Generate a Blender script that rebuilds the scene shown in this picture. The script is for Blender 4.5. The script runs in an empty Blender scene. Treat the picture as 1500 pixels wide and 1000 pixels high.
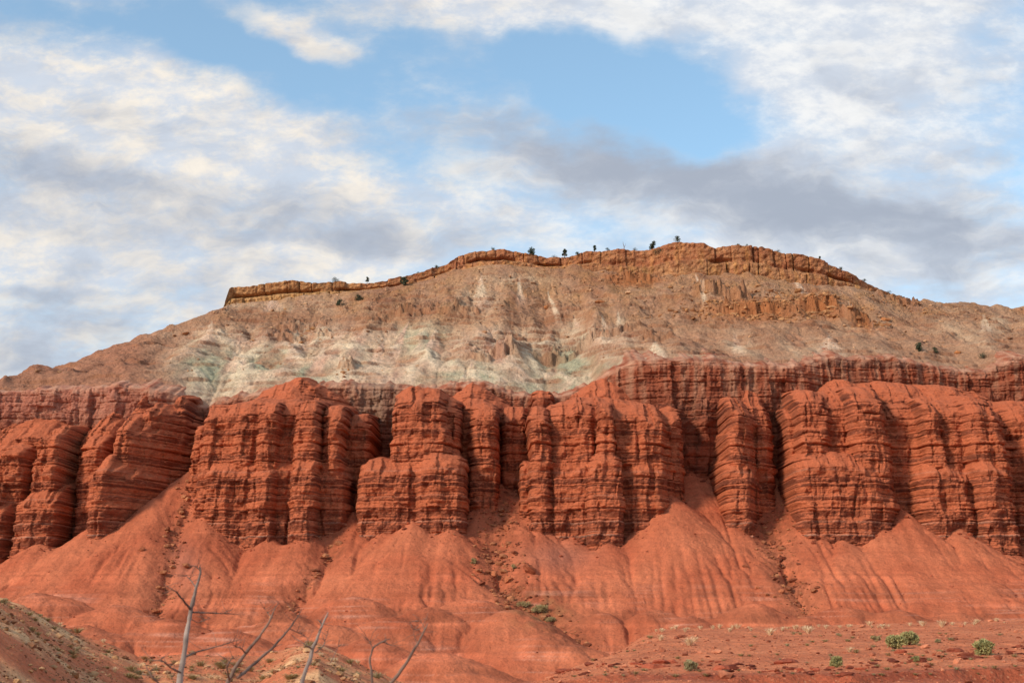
import bpy, math, random
import numpy as np

# ------------------------------------------------------------------ camera
sc = bpy.context.scene
COL = sc.collection
FPX = 1500 * 50.0 / 36.0            # focal length in photograph pixels
PITCH = math.atan(450.0 / FPX)      # eye level lies at row 950 of the photograph
cam_d = bpy.data.cameras.new('camera')
cam = bpy.data.objects.new('camera', cam_d)
COL.objects.link(cam)
cam_d.lens = 50; cam_d.sensor_width = 36
cam_d.clip_start = 0.5; cam_d.clip_end = 20000
cam.location = (0, 0, 0)
cam.rotation_euler = (math.radians(90) + PITCH, 0, 0)
cam_d.dof.use_dof = True
cam_d.dof.focus_distance = 400
cam_d.dof.aperture_fstop = 5.0
sc.camera = cam

def ray(px, py):
    a = (np.asarray(px, float) - 750) / FPX
    b = (500 - np.asarray(py, float)) / FPX
    return a, math.cos(PITCH) - b * math.sin(PITCH), math.sin(PITCH) + b * math.cos(PITCH)

def W(px, py, Y):
    """world x and z of the sight line (px, py) where it reaches depth Y"""
    dx, dy, dz = ray(px, py)
    return dx * Y / dy, dz * Y / dy

def project(x, y, z):
    f = y * math.cos(PITCH) + z * math.sin(PITCH)
    u = -y * math.sin(PITCH) + z * math.cos(PITCH)
    return 750 + FPX * x / f, 500 - FPX * u / f

# ------------------------------------------------------------------ light
SUN_EL, SUN_AZ = math.radians(30), math.radians(232)   # azimuth clockwise from +Y
sd = (math.sin(SUN_AZ) * math.cos(SUN_EL), math.cos(SUN_AZ) * math.cos(SUN_EL), math.sin(SUN_EL))
sun_d = bpy.data.lights.new('sun', 'SUN')
sun_d.energy = 2.7; sun_d.angle = math.radians(10); sun_d.color = (1.0, 0.86, 0.70)
sun = bpy.data.objects.new('sun', sun_d); COL.objects.link(sun)
from mathutils import Vector
sun.rotation_euler = Vector(sd).to_track_quat('Z', 'Y').to_euler()

sc.view_settings.view_transform = 'Standard'
sc.view_settings.look = 'None'
sc.view_settings.exposure = 0.52
sc.view_settings.gamma = 1.0
sc.view_settings.use_curve_mapping = False
sc.cycles.max_bounces = 5

def lin(r, g, b):
    f = lambda c: (c / 255 / 12.92) if c / 255 <= 0.04045 else ((c / 255 + 0.055) / 1.055) ** 2.4
    return np.array([f(r), f(g), f(b)])

# ------------------------------------------------------------------ sky
world = bpy.data.worlds.new('World'); sc.world = world
world.use_nodes = True
wt = world.node_tree; wt.nodes.clear()
SKY_S = 0.1
def wn(t, **kw):
    n = wt.nodes.new(t)
    for k, v in kw.items(): setattr(n, k, v)
    return n
def wl(a, b): wt.links.new(a, b)
def _in(sock, v):
    if isinstance(v, (int, float)): sock.default_value = v
    elif isinstance(v, (tuple, list, np.ndarray)): sock.default_value = tuple(v) + ((1.0,) if len(v) == 3 and sock.type == 'RGBA' else ())
    else: wl(v, sock)
def wmath(op, a, b=0.0, c=None, clamp=False):
    n = wn('ShaderNodeMath', operation=op, use_clamp=clamp)
    _in(n.inputs[0], a); _in(n.inputs[1], b)
    if c is not None: _in(n.inputs[2], c)
    return n.outputs[0]
def wrange(v, a, b, c=0.0, d=1.0, mode='SMOOTHSTEP'):
    n = wn('ShaderNodeMapRange', interpolation_type=mode)
    _in(n.inputs[0], v); n.inputs[1].default_value = a; n.inputs[2].default_value = b
    n.inputs[3].default_value = c; n.inputs[4].default_value = d
    return n.outputs[0]
def wmix(f, a, b):
    n = wn('ShaderNodeMix', data_type='RGBA'); n.clamp_factor = True
    _in(n.inputs[0], f); _in(n.inputs[6], a); _in(n.inputs[7], b)
    return n.outputs[2]

sky = wn('ShaderNodeTexSky', sky_type='NISHITA'); sky.sun_disc = False
sky.sun_elevation = SUN_EL; sky.sun_rotation = SUN_AZ
sky.altitude = 1600; sky.air_density = 1.2; sky.dust_density = 0.6; sky.ozone_density = 1.6
tc = wn('ShaderNodeTexCoord')
sep = wn('ShaderNodeSeparateXYZ'); wl(tc.outputs['Generated'], sep.inputs[0])
DX, DY, DZ = sep.outputs
# cloud deck: directions projected on a flat layer overhead
zc = wmath('ADD', wmath('MAXIMUM', DZ, 0.0), 0.10)
cu, cv = wmath('DIVIDE', DX, zc), wmath('DIVIDE', DY, zc)
deck = wn('ShaderNodeCombineXYZ'); wl(cu, deck.inputs[0]); wl(cv, deck.inputs[1])
# compass coordinates of the cloud masses (tangent of bearing, tangent of height)
yc = wmath('MAXIMUM', DY, 0.08)
U, V = wmath('DIVIDE', DX, yc), wmath('DIVIDE', DZ, yc)
comp = wn('ShaderNodeCombineXYZ'); wl(U, comp.inputs[0]); wl(V, comp.inputs[1])
def wnoise(vec, scale, detail, rough, off=(0, 0, 0), dist=0.0, sc3=(1, 1, 1)):
    m = wn('ShaderNodeMapping'); wl(vec, m.inputs[0]); m.inputs[1].default_value = off; m.inputs[3].default_value = sc3
    n = wn('ShaderNodeTexNoise'); wl(m.outputs[0], n.inputs['Vector'])
    n.inputs['Scale'].default_value = scale; n.inputs['Detail'].default_value = detail
    n.inputs['Roughness'].default_value = rough; n.inputs['Distortion'].default_value = dist
    return n.outputs[0]
warp = wn('ShaderNodeTexNoise'); wl(comp.outputs[0], warp.inputs['Vector']); warp.inputs['Scale'].default_value = 14; warp.inputs['Detail'].default_value = 4
wv = wn('ShaderNodeVectorMath', operation='SUBTRACT'); wl(warp.outputs['Color'], wv.inputs[0]); wv.inputs[1].default_value = (0.5, 0.5, 0.5)
wv2 = wn('ShaderNodeVectorMath', operation='MULTIPLY_ADD'); wl(wv.outputs[0], wv2.inputs[0]); wv2.inputs[1].default_value = (0.08, 0.05, 0); wl(comp.outputs[0], wv2.inputs[2])
def mass(total, px, py, rx, ry, rot, w):
    """one soft cloud mass (or gap, w < 0) at a compass bearing and height"""
    dx, dy, dz = ray(px, py)
    m = wn('ShaderNodeMapping', vector_type='TEXTURE'); wl(wv2.outputs[0], m.inputs[0])
    m.inputs[1].default_value = (dx / dy, dz / dy, 0)
    m.inputs[2].default_value = (0, 0, math.radians(rot))
    m.inputs[3].default_value = (rx / FPX / dy, ry / FPX / dy, 1)
    L = wn('ShaderNodeVectorMath', operation='LENGTH'); wl(m.outputs[0], L.inputs[0])
    f = wrange(L.outputs['Value'], 1.4, 0.05, 0, w)
    return f if total is None else wmath('ADD', total, f)
cover = None
for b in [(520, 160, 260, 70, -22, -.34), (950, 160, 190, 90, -8, -.62), (300, 60, 170, 45, -18, -.30), (760, 100, 150, 60, 10, -.22), (120, 18, 140, 25, 0, -.15),
          (610, 85, 160, 40, 0, -.16), (870, 110, 120, 45, 0, -.2),
          (1290, 100, 260, 200, 0, .42), (1130, 110, 60, 150, 12, .12), (830, 10, 330, 50, 0, .46), (130, 150, 300, 80, -12, .40),
          (1020, 265, 420, 75, -9, .5), (230, 330, 520, 210, 0, .44), (1250, 380, 420, 80, 0, .45), (450, 60, 85, 34, -20, .4), (620, 290, 90, 70, 0, -.10),
          (640, 180, 140, 30, 0, .12), (0, 560, 260, 90, 0, .3), (330, 210, 200, 60, -12, .14), (620, 330, 200, 60, 0, .2)]:
    cover = mass(cover, *b)
grey = None
for b in [(1010, 262, 460, 72, -9, 1.1), (870, 215, 260, 34, -12, .45), (1330, 330, 330, 60, -4, .55), (1420, 400, 260, 50, 0, .35), (180, 285, 210, 32, -6, .55), (520, 345, 150, 28, -4, .65), (60, 240, 130, 30, 0, .45), (640, 345, 200, 40, 0, .25),
          (60, 510, 230, 70, 0, .65), (330, 300, 230, 40, -4, .4), (200, 400, 300, 80, 0, .45), (0, 250, 240, 140, 0, .35), (330, 210, 260, 60, -10, .2), (20, 30, 80, 40, 0, .45), (450, 58, 85, 26, -22, .40), (100, 420, 90, 20, 0, .35), (330, 330, 200, 30, 0, .5),
          (1140, 130, 60, 130, 10, -.6), (1200, 40, 200, 60, 0, -.35), (800, 320, 90, 26, 0, -.35), (60, 380, 200, 40, 0, -.4), (330, 230, 170, 36, 0, -.3), (160, 130, 200, 36, -12, -.35)]:
    grey = mass(grey, *b)
n_big = wnoise(deck.outputs[0], 2.6, 7, .56, (3.1, 1.7, 0), .08)
n_mid = wnoise(deck.outputs[0], 6.5, 6, .55, (7.3, 2.2, 0), .1)
n_fin = wnoise(comp.outputs[0], 34, 9, .66, (1.1, 5.2, 0), .05, (.7, 1.25, 1))
n_gry = wnoise(wv2.outputs[0], 17, 9, .6, (4.1, 9.2, 0), .05, (.75, 1.7, 1))
dens = wmath('ADD', wmath('MULTIPLY_ADD', n_big, .75, -0.02), wmath('MULTIPLY_ADD', n_mid, .55, -.08))
dens = wmath('ADD', dens, wmath('MULTIPLY_ADD', n_fin, .42, -.21))
dens = wmath('ADD', dens, cover)
alpha = wrange(dens, .34, .92)
g = wmath('ADD', wmath('MULTIPLY_ADD', n_gry, 2.1, -1.05), wmath('MULTIPLY_ADD', n_mid, .9, -.42))
g = wmath('ADD', g, wmath('MULTIPLY_ADD', n_fin, .9, -.45))
g = wmath('ADD', g, wmath('MULTIPLY', grey, .9))
g = wrange(g, -.35, 1.35)
CE = .73 / SKY_S
white = lin(236, 237, 240) * CE
cream = lin(255, 244, 228) * CE
greyc = lin(168, 175, 189) * CE
# low sun warms the clouds on the left of the view, the right ones stay neutral
wm = wmath('MULTIPLY', wrange(U, .02, -.22), wrange(n_fin, .42, .62))
hi = wrange(wmath('ADD', wmath('MULTIPLY', n_fin, .8), wmath('MULTIPLY', n_gry, -.5)), .05, .28)
soft = lin(212, 219, 230) * CE
lit = wmix(hi, soft, wmix(wrange(U, .12, -.12), lin(246, 245, 243) * CE, cream))
cl = wmix(g, lit, greyc)
blue = wmix(1.0, sky.outputs[0], sky.outputs[0])
hs = wn('ShaderNodeHueSaturation'); hs.inputs['Hue'].default_value = .485; hs.inputs['Saturation'].default_value = 1.06; hs.inputs['Value'].default_value = 1.45; wl(blue, hs.inputs['Color'])
veil = wmix(.10, hs.outputs[0], white)
final = wmix(wmath('MULTIPLY', alpha, .95), veil, cl)
bg = wn('ShaderNodeBackground'); wl(final, bg.inputs[0]); bg.inputs[1].default_value = SKY_S
wo = wn('ShaderNodeOutputWorld'); wl(bg.outputs[0], wo.inputs[0])

# ------------------------------------------------------------------ helpers: noise, meshes, materials
rng = np.random.default_rng(7)
random.seed(7)
_p = np.random.default_rng(11).permutation(256); _p = np.concatenate([_p, _p, _p])
_g3 = np.random.default_rng(12).normal(size=(256, 3)); _g3 /= np.linalg.norm(_g3, axis=1)[:, None]
_ga = np.random.default_rng(13).uniform(0, 2 * np.pi, 256); _g2 = np.stack([np.cos(_ga), np.sin(_ga)], 1)
def n2(x, y, seed=0):
    x = np.asarray(x, float) + seed * 17.31; y = np.asarray(y, float) + seed * 9.73
    x, y = np.broadcast_arrays(x, y)
    xi = np.floor(x).astype(int); yi = np.floor(y).astype(int)
    xf = x - xi; yf = y - yi; xi &= 255; yi &= 255
    u = xf ** 3 * (xf * (xf * 6 - 15) + 10); v = yf ** 3 * (yf * (yf * 6 - 15) + 10)
    def gr(i, j, a, b):
        h = _g2[_p[_p[xi + i] + yi + j]]
        return h[..., 0] * a + h[..., 1] * b
    a = gr(0, 0, xf, yf); b = gr(1, 0, xf - 1, yf); c = gr(0, 1, xf, yf - 1); d = gr(1, 1, xf - 1, yf - 1)
    return (a + u * (b - a)) * (1 - v) + (c + u * (d - c)) * v * 1.0
def fbm(x, y, oct=4, seed=0, gain=.5):
    s = 0; a = 1.0
    for o in range(oct):
        s = s + a * n2(x * 2 ** o, y * 2 ** o, seed + o * 3); a *= gain
    return s
def ridge(x, y, oct=3, seed=0):
    s = 0; a = 1.0
    for o in range(oct):
        s = s + a * (1 - np.minimum(1, 2.2 * np.abs(n2(x * 2 ** o, y * 2 ** o, seed + o * 5)))); a *= .5
    return s
def sstep(a, b, x):
    t = np.clip((x - a) / (b - a), 0, 1); return t * t * (3 - 2 * t)
def mixc(c1, c2, t):
    return c1 + (c2 - c1) * np.asarray(t)[..., None]

def make_mesh(name, V, F, mat, col=None, smooth=True, parent=None):
    V = np.ascontiguousarray(V, dtype=np.float32).reshape(-1, 3); F = np.ascontiguousarray(F, dtype=np.int32)
    me = bpy.data.meshes.new(name)
    n, k = F.shape
    me.vertices.add(len(V)); me.vertices.foreach_set('co', V.ravel())
    me.loops.add(n * k); me.loops.foreach_set('vertex_index', F.ravel())
    me.polygons.add(n); me.polygons.foreach_set('loop_start', np.arange(0, n * k, k, dtype=np.int32))
    try: me.polygons.foreach_set('loop_total', np.full(n, k, dtype=np.int32))
    except Exception: pass
    me.polygons.foreach_set('use_smooth', np.full(n, smooth, dtype=bool))
    me.update(calc_edges=True)
    if col is not None:
        c = np.ones((len(V), 4), np.float32); c[:, :3] = np.clip(col.reshape(-1, 3), 0, 1)
        at = me.color_attributes.new('rock_colour', 'FLOAT_COLOR', 'POINT'); at.data.foreach_set('color', c.ravel())
    me.materials.append(mat)
    o = bpy.data.objects.new(name, me); COL.objects.link(o)
    if parent: o.parent = parent
    return o
def grid_faces(nr, nc):
    i = np.arange(nr * nc).reshape(nr, nc)
    return np.stack([i[:-1, :-1], i[:-1, 1:], i[1:, 1:], i[1:, :-1]], -1).reshape(-1, 4)
def grid_mesh(name, X, Y, Z, mat, col=None, flip=False, mask=None):
    F = grid_faces(*X.shape)
    if flip: F = F[:, ::-1]
    V = np.stack([X, Y, Z], -1).reshape(-1, 3)
    if mask is not None:
        F = F[mask.ravel()]
        u, inv = np.unique(F, return_inverse=True)
        V = V[u]; F = inv.reshape(F.shape)
        if col is not None: col = col.reshape(-1, 3)[u]
    return make_mesh(name, V, F, mat, col)
def tag(o, label, cat, group=None):
    o['label'] = label; o['category'] = cat
    if group: o['group'] = group
    return o
def structure(o):
    o['kind'] = 'structure'; return o
def empty(name, loc):
    o = bpy.data.objects.new(name, None); COL.objects.link(o); o.location = loc; o.empty_display_size = .2; return o

def rock_material(name, bump, scales, var=.25, attr=True, base=(.4, .12, .06), stretch=(1, 1, 1), speck=None):
    m = bpy.data.materials.new(name); m.use_nodes = True
    nt = m.node_tree; b = nt.nodes['Principled BSDF']
    b.inputs['Roughness'].default_value = .95
    b.inputs['Specular IOR Level'].default_value = .12
    geo = nt.nodes.new('ShaderNodeTexCoord')
    mp = nt.nodes.new('ShaderNodeMapping'); nt.links.new(geo.outputs['Object'], mp.inputs[0]); mp.inputs[3].default_value = stretch
    hs = []
    for i, s in enumerate(scales):
        n = nt.nodes.new('ShaderNodeTexNoise'); n.inputs['Scale'].default_value = s
        n.inputs['Detail'].default_value = 6; n.inputs['Roughness'].default_value = .62
        nt.links.new(mp.outputs[0], n.inputs['Vector']); hs.append(n.outputs[0])
    if attr:
        a = nt.nodes.new('ShaderNodeAttribute'); a.attribute_name = 'rock_colour'; c = a.outputs['Color']
    else:
        a = nt.nodes.new('ShaderNodeRGB'); a.outputs[0].default_value = tuple(base) + (1,); c = a.outputs[0]
    for h in hs:
        mr = nt.nodes.new('ShaderNodeMapRange'); nt.links.new(h, mr.inputs[0])
        mr.inputs[1].default_value = .3; mr.inputs[2].default_value = .7
        mr.inputs[3].default_value = 1 - var; mr.inputs[4].default_value = 1 + var
        mx = nt.nodes.new('ShaderNodeMix'); mx.data_type = 'RGBA'; mx.blend_type = 'MULTIPLY'; mx.inputs[0].default_value = 1
        nt.links.new(c, mx.inputs[6]); nt.links.new(mr.outputs[0], mx.inputs[7]); c = mx.outputs[2]
    if speck:
        vo = nt.nodes.new('ShaderNodeTexVoronoi'); vo.inputs['Scale'].default_value = speck[0]
        nt.links.new(geo.outputs['Object'], vo.inputs['Vector'])
        mr = nt.nodes.new('ShaderNodeMapRange'); nt.links.new(vo.outputs['Distance'], mr.inputs[0])
        mr.inputs[1].default_value = speck[1]; mr.inputs[2].default_value = speck[1] * .6; mr.inputs[3].default_value = 0; mr.inputs[4].default_value = speck[2]
        mx = nt.nodes.new('ShaderNodeMix'); mx.data_type = 'RGBA'
        nt.links.new(mr.outputs[0], mx.inputs[0]); nt.links.new(c, mx.inputs[6])
        hsn = nt.nodes.new('ShaderNodeMix'); hsn.data_type = 'RGBA'; hsn.inputs[6].default_value = tuple(speck[3]) + (1,); hsn.inputs[7].default_value = tuple(speck[4]) + (1,)
        nt.links.new(vo.outputs['Color'], hsn.inputs[0]); nt.links.new(hsn.outputs[2], mx.inputs[7]); c = mx.outputs[2]
    nt.links.new(c, b.inputs['Base Color'])
    prev = None
    for h, s in zip(hs, scales):
        bp = nt.nodes.new('ShaderNodeBump'); bp.inputs['Strength'].default_value = .9; bp.inputs['Distance'].default_value = bump / s
        nt.links.new(h, bp.inputs['Height'])
        if prev: nt.links.new(prev, bp.inputs['Normal'])
        prev = bp.outputs[0]
    nt.links.new(prev, b.inputs['Normal'])
    return m
M_CLIFF = rock_material('red_sandstone', .9, (.9, 3.0), .16, stretch=(1, 1, 2.2))
M_TALUS = rock_material('red_talus_clay', .35, (.35, 2.2), .10)
M_SLOPE = rock_material('pale_clay_slope', .8, (.5, 2.4), .17)
M_CAP = rock_material('orange_caprock', .9, (.8, 2.8), .2)
M_FORE = rock_material('gravel_ground', .5, (1.2, 9.0), .22, speck=(7.0, .35, .55, lin(120, 62, 42), lin(214, 150, 112)))
M_GROUND = rock_material('desert_ground', .3, (.05, .8), .2, attr=False, base=lin(176, 92, 62))
M_STONE = rock_material('loose_stone', .6, (3.0,), .25)

# ------------------------------------------------------------------ 1. red cliff and buttresses: a wall y(x, z)
xs = np.arange(-196, 200, .25); zs = np.arange(14, 92, .2)
X, Z = np.meshgrid(xs, zs)
# strata: one column of beds shared by the whole cliff
zt = np.arange(-20, 140, .05)
recess = np.zeros_like(zt); bedcol = np.zeros_like(zt)
r1 = np.random.default_rng(31)
z0 = -20.0
while z0 < 140:
    thin_bed = r1.random() < .42
    th = r1.uniform(.25, .7) if thin_bed else r1.uniform(.8, 2.1)
    s = (zt >= z0) & (zt < z0 + th); q = (zt[s] - z0) / th
    hard = r1.uniform(-.5, .25)
    recess[s] += hard * (1 - (2 * q - 1) ** 6) ** .5            # rounded bed
    bedcol[s] = np.clip(r1.choice([.05, .35, .65, 1.0], p=[.2, .2, .3, .3]) + r1.uniform(-.15, .15), 0, 1)
    gap = r1.uniform(.15, .45)
    s = (zt >= z0 + th) & (zt < z0 + th + gap)
    recess[s] += r1.uniform(.15, .5) if r1.random() < .6 else r1.uniform(.7, 1.7)
    bedcol[s] = r1.uniform(.0, .55)
    z0 += th + gap
ker = np.hanning(7); ker /= ker.sum()
recess = np.convolve(recess, ker, 'same'); bedcol = np.convolve(bedcol, np.ones(5) / 5, 'same')
def strata(zeta, tab): return np.interp(zeta, zt, tab)

def curve(pts, Yd=None):
    p = np.array(pts, float); Yv = p[:, 2] if p.shape[1] > 2 else np.full(len(p), Yd)
    x, z = W(p[:, 0], p[:, 1], Yv); return x, z, Yv
wtx, wtz, wty = curve([(-300, 560, 420), (0, 572, 418), (100, 572, 418), (170, 566, 418), (230, 574, 418), (270, 590, 420), (300, 600, 424), (340, 585, 424), (420, 570, 424), (520, 568, 424), (570, 569, 424), (640, 572, 424), (700, 566, 426), (800, 588, 426),
                       (870, 570, 426), (890, 548, 420), (930, 532, 413), (1000, 529, 411), (1100, 536, 411), (1175, 540, 413), (1200, 528, 418), (1300, 526, 422), (1360, 535, 424), (1400, 545, 426), (1450, 545, 426), (1480, 528, 426), (1560, 520, 426), (1800, 540, 426)])
def walltop(x): return np.interp(x, wtx, wtz)
def walltop_r(x): return walltop(x) + 2.2 * np.abs(fbm(x / 8, 0 * x, 4, 36)) + .5
def wally(x): return np.interp(x, wtx, wty)

# lobes: buttress, left px, crest px, right px, shoulder row, top row, front depth, depth to the sides, exponents
LOBES = [
 ('L', -330, -250, -180, 640, 600, 392, 24, 4, 3), ('L', -260, -200, -120, 700, 660, 384, 20, 4, 2), ('L', -150, -95, -30, 650, 615, 392, 22, 3, 3), ('L', -120, -60, 2, 700, 665, 386, 18, 3, 4),
 ('L', -40, 15, 56, 664, 628, 394, 16, 3, 4), ('L', 24, 60, 97, 732, 706, 385, 14, 5, 4), ('L', 54, 80, 100, 645, 618, 391, 16, 3, 3), ('L', -20, 40, 110, 640, 606, 402, 18, 3, 3), ('L', -60, 0, 28, 752, 736, 388, 12, 3, 2),
 ('L', 116, 142, 166, 652, 622, 395, 16, 3, 3), ('L', 134, 151, 240, 692, 664, 380, 22, 4, 1.15), ('L', 172, 186, 266, 630, 603, 391, 22, 4, 1.2), ('L', 205, 218, 284, 606, 590, 401, 18, 3, 1.4), ('L', 96, 150, 212, 628, 594, 404, 14, 2, 2), ('L', 254, 267, 282, 588, 580, 411, 10, 2.8, 2.8), ('L', 180, 205, 235, 588, 572, 413, 8, 2, 2),
 ('A', 281, 292, 305, 632, 622, 399, 12, 3, 3), ('A', 292, 385, 522, 608, 584, 390.6, 20, 6, 3), ('A', 296, 390, 520, 690, 668, 384, 18, 6, 4), ('A', 322, 425, 530, 584, 548, 404, 18, 2, 2), ('A', 298, 313, 332, 612, 588, 391, 14, 3, 3), ('A', 345, 362, 379, 610, 588, 388, 13, 3, 3), ('A', 377, 397, 413, 602, 584, 386, 14, 3, 3), ('A', 431, 451, 473, 606, 582, 384, 16, 4, 3), ('A', 470, 489, 507, 612, 590, 388, 14, 3, 3), ('A', 503, 524, 547, 622, 600, 399, 14, 3, 3),
 ('A', 297, 335, 368, 694, 672, 384, 13, 6, 3), ('A', 362, 386, 408, 700, 680, 380, 14, 3, 3), ('A', 423, 446, 469, 690, 668, 378, 16, 4, 5), ('A', 440, 480, 518, 702, 676, 385, 14, 3, 3), ('A', 287, 296, 305, 722, 716, 386, 8, 3, 3), ('A', 400, 440, 500, 560, 552, 409, 10, 2, 2),
 ('B', 520, 604, 690, 690, 668, 382.5, 20, 7, 7), ('B', 571, 612, 660, 592, 564, 388, 17, 5, 5), ('B', 600, 640, 680, 604, 578, 393, 16, 3, 4), ('B', 522, 556, 616, 692, 672, 381, 20, 6, 4), ('B', 606, 640, 688, 686, 664, 378, 18, 6, 5), ('B', 600, 622, 668, 628, 612, 386, 14, 5, 6), ('B', 622, 690, 778, 582, 558, 411, 12, 2, 2), ('B', 778, 796, 812, 576, 570, 414, 8, 2.8, 2.8),
 ('C', 684, 710, 732, 612, 590, 397, 15, 3, 4), ('C', 660, 690, 720, 600, 580, 403, 12, 2, 3),
 ('D', 730, 752, 779, 616, 592, 408, 12, 3, 3),
 ('E', 761, 771, 779, 688, 676, 391, 9, 3, 3), ('E', 774, 789, 808, 612, 590, 386, 15, 4, 4), ('E', 775, 790, 808, 702, 690, 383, 12, 4, 5), ('E', 778, 868, 990, 608, 580, 390, 18, 6, 5), ('E', 782, 868, 984, 694, 672, 384.5, 18, 6, 5), ('E', 838, 852, 874, 606, 586, 388, 12, 4, 4), ('E', 876, 888, 901, 600, 586, 384, 10, 3, 3), ('E', 857, 886, 914, 680, 662, 378, 18, 5, 6), ('E', 874, 888, 902, 640, 630, 382, 9, 4, 4),
 ('E', 902, 944, 976, 616, 588, 388, 16, 5, 6), ('E', 905, 946, 975, 692, 670, 384, 14, 5, 5), ('E', 966, 984, 1001, 616, 592, 397, 14, 3, 3), ('E', 796, 888, 992, 586, 550, 408, 16, 2, 2), ('E', 806, 826, 846, 694, 678, 387, 12, 3, 3), ('E', 838, 852, 872, 690, 676, 383, 12, 4, 4),
 ('F', 1060, 1080, 1124, 602, 580, 390, 18, 4, 1.3), ('F', 1055, 1090, 1120, 692, 672, 384, 18, 5, 1.6), ('F', 1086, 1104, 1131, 604, 566, 400, 14, 2, 3), ('F', 1062, 1076, 1094, 646, 634, 387, 12, 4, 4),
 ('G', 1146, 1155, 1168, 612, 598, 399, 14, 3, 3), ('G', 1164, 1184, 1217, 594, 566, 390, 15, 4, 3), ('G', 1233, 1262, 1298, 586, 564, 387, 18, 5, 5), ('G', 1200, 1330, 1480, 612, 590, 396, 14, 5, 4), ('G', 1180, 1330, 1474, 588, 556, 404, 12, 3, 3), ('G', 1156, 1204, 1306, 684, 660, 380, 20, 7, 7), ('G', 1160, 1240, 1312, 600, 570, 393.5, 16, 5, 4), ('G', 1164, 1240, 1345, 578, 549, 405, 14, 2, 2), ('G', 1280, 1370, 1470, 594, 570, 404, 12, 2, 3), ('G', 1170, 1190, 1216, 640, 630, 386, 10, 3, 3),
 ('G', 1310, 1390, 1482, 606, 586, 393, 18, 4, 4), ('G', 1322, 1400, 1482, 696, 676, 386, 18, 5, 5), ('G', 1342, 1360, 1377, 600, 580, 389, 13, 4, 4), ('G', 1398, 1432, 1464, 606, 580, 388, 18, 4, 5), ('G', 1334, 1380, 1422, 694, 674, 383, 16, 4, 6), ('G', 1414, 1448, 1480, 692, 672, 381, 20, 5, 5),
 ('H', 1456, 1500, 1590, 610, 585, 397, 18, 3, 3), ('H', 1570, 1640, 1700, 620, 590, 388, 22, 4, 4), ('H', 1480, 1530, 1600, 680, 660, 392, 14, 4, 3), ('H', 1690, 1740, 1800, 600, 575, 390, 20, 4, 4),
]
GRP = 'LABCDEFGH'
wx = X + .9 * n2(X / 7, Z / 9, 1) + .45 * n2(X / 1.9, Z / 2.6, 2) + .22 * n2(X / .8, Z / .9, 3)
wz = Z + .9 * n2(X / 9, Z / 14, 4) + .3 * n2(X / 1.6, Z / 2.2, 5)
zeta = Z + .5 * n2(X / 30, Z / 60, 6) + .09 * n2(X / 2.5, Z / 4, 7)
def sp(u, w): return .5 * (u + np.sqrt(u * u + w * w))
YW = wally(X) + 1.5 * fbm(X / 14, Z / 60, 3, 21) + .10 * (60 - Z) * -.25
YW = YW + sp(wz - walltop_r(X), .5) * np.interp(X, [-160, -110], [7, 3.0])
def cells(u, seed, lo, hi):
    r = np.random.default_rng(seed); ed = [-230.0]
    while ed[-1] < 240: ed.append(ed[-1] + r.uniform(lo, hi))
    ed = np.array(ed); i = np.clip(np.searchsorted(ed, u) - 1, 0, len(ed) - 2)
    return i, np.minimum(u - ed[i], ed[i + 1] - u)
def hash01(i, j, seed):
    return (np.sin(i * 12.9898 + j * 78.233 + seed * 37.719) * 43758.5453) % 1.0
cu1, ce1 = cells(wx + 1.2 * n2(X / 8, Z / 12, 31), 5, 1.6, 5.0)
cu2, ce2 = cells(wx + .5 * n2(X / 3, Z / 5, 32), 6, .8, 2.4)
tier1 = np.floor((zeta + 9 * hash01(cu1, 0, 2)) / 13.0); tier2 = np.floor((zeta + 5 * hash01(cu2, 0, 3)) / 4.6)
col_off = 1.9 * (hash01(cu1, tier1, 1) - .5) + .7 * (hash01(cu2, tier2, 4) - .5)
crag = 1.8 * (hash01(cu1, 0, 5) - .5) + 1.0 * (hash01(cu2, 0, 6) - .5) + .8 * n2(X / 3, Z / 3, 33)
off_s = strata(zeta, recess); setb = off_s * (.8 + .8 * n2(X / 7, zeta / 2, 12)) + .5 * n2(X / 3.1, Z / 2.2, 13)
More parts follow.
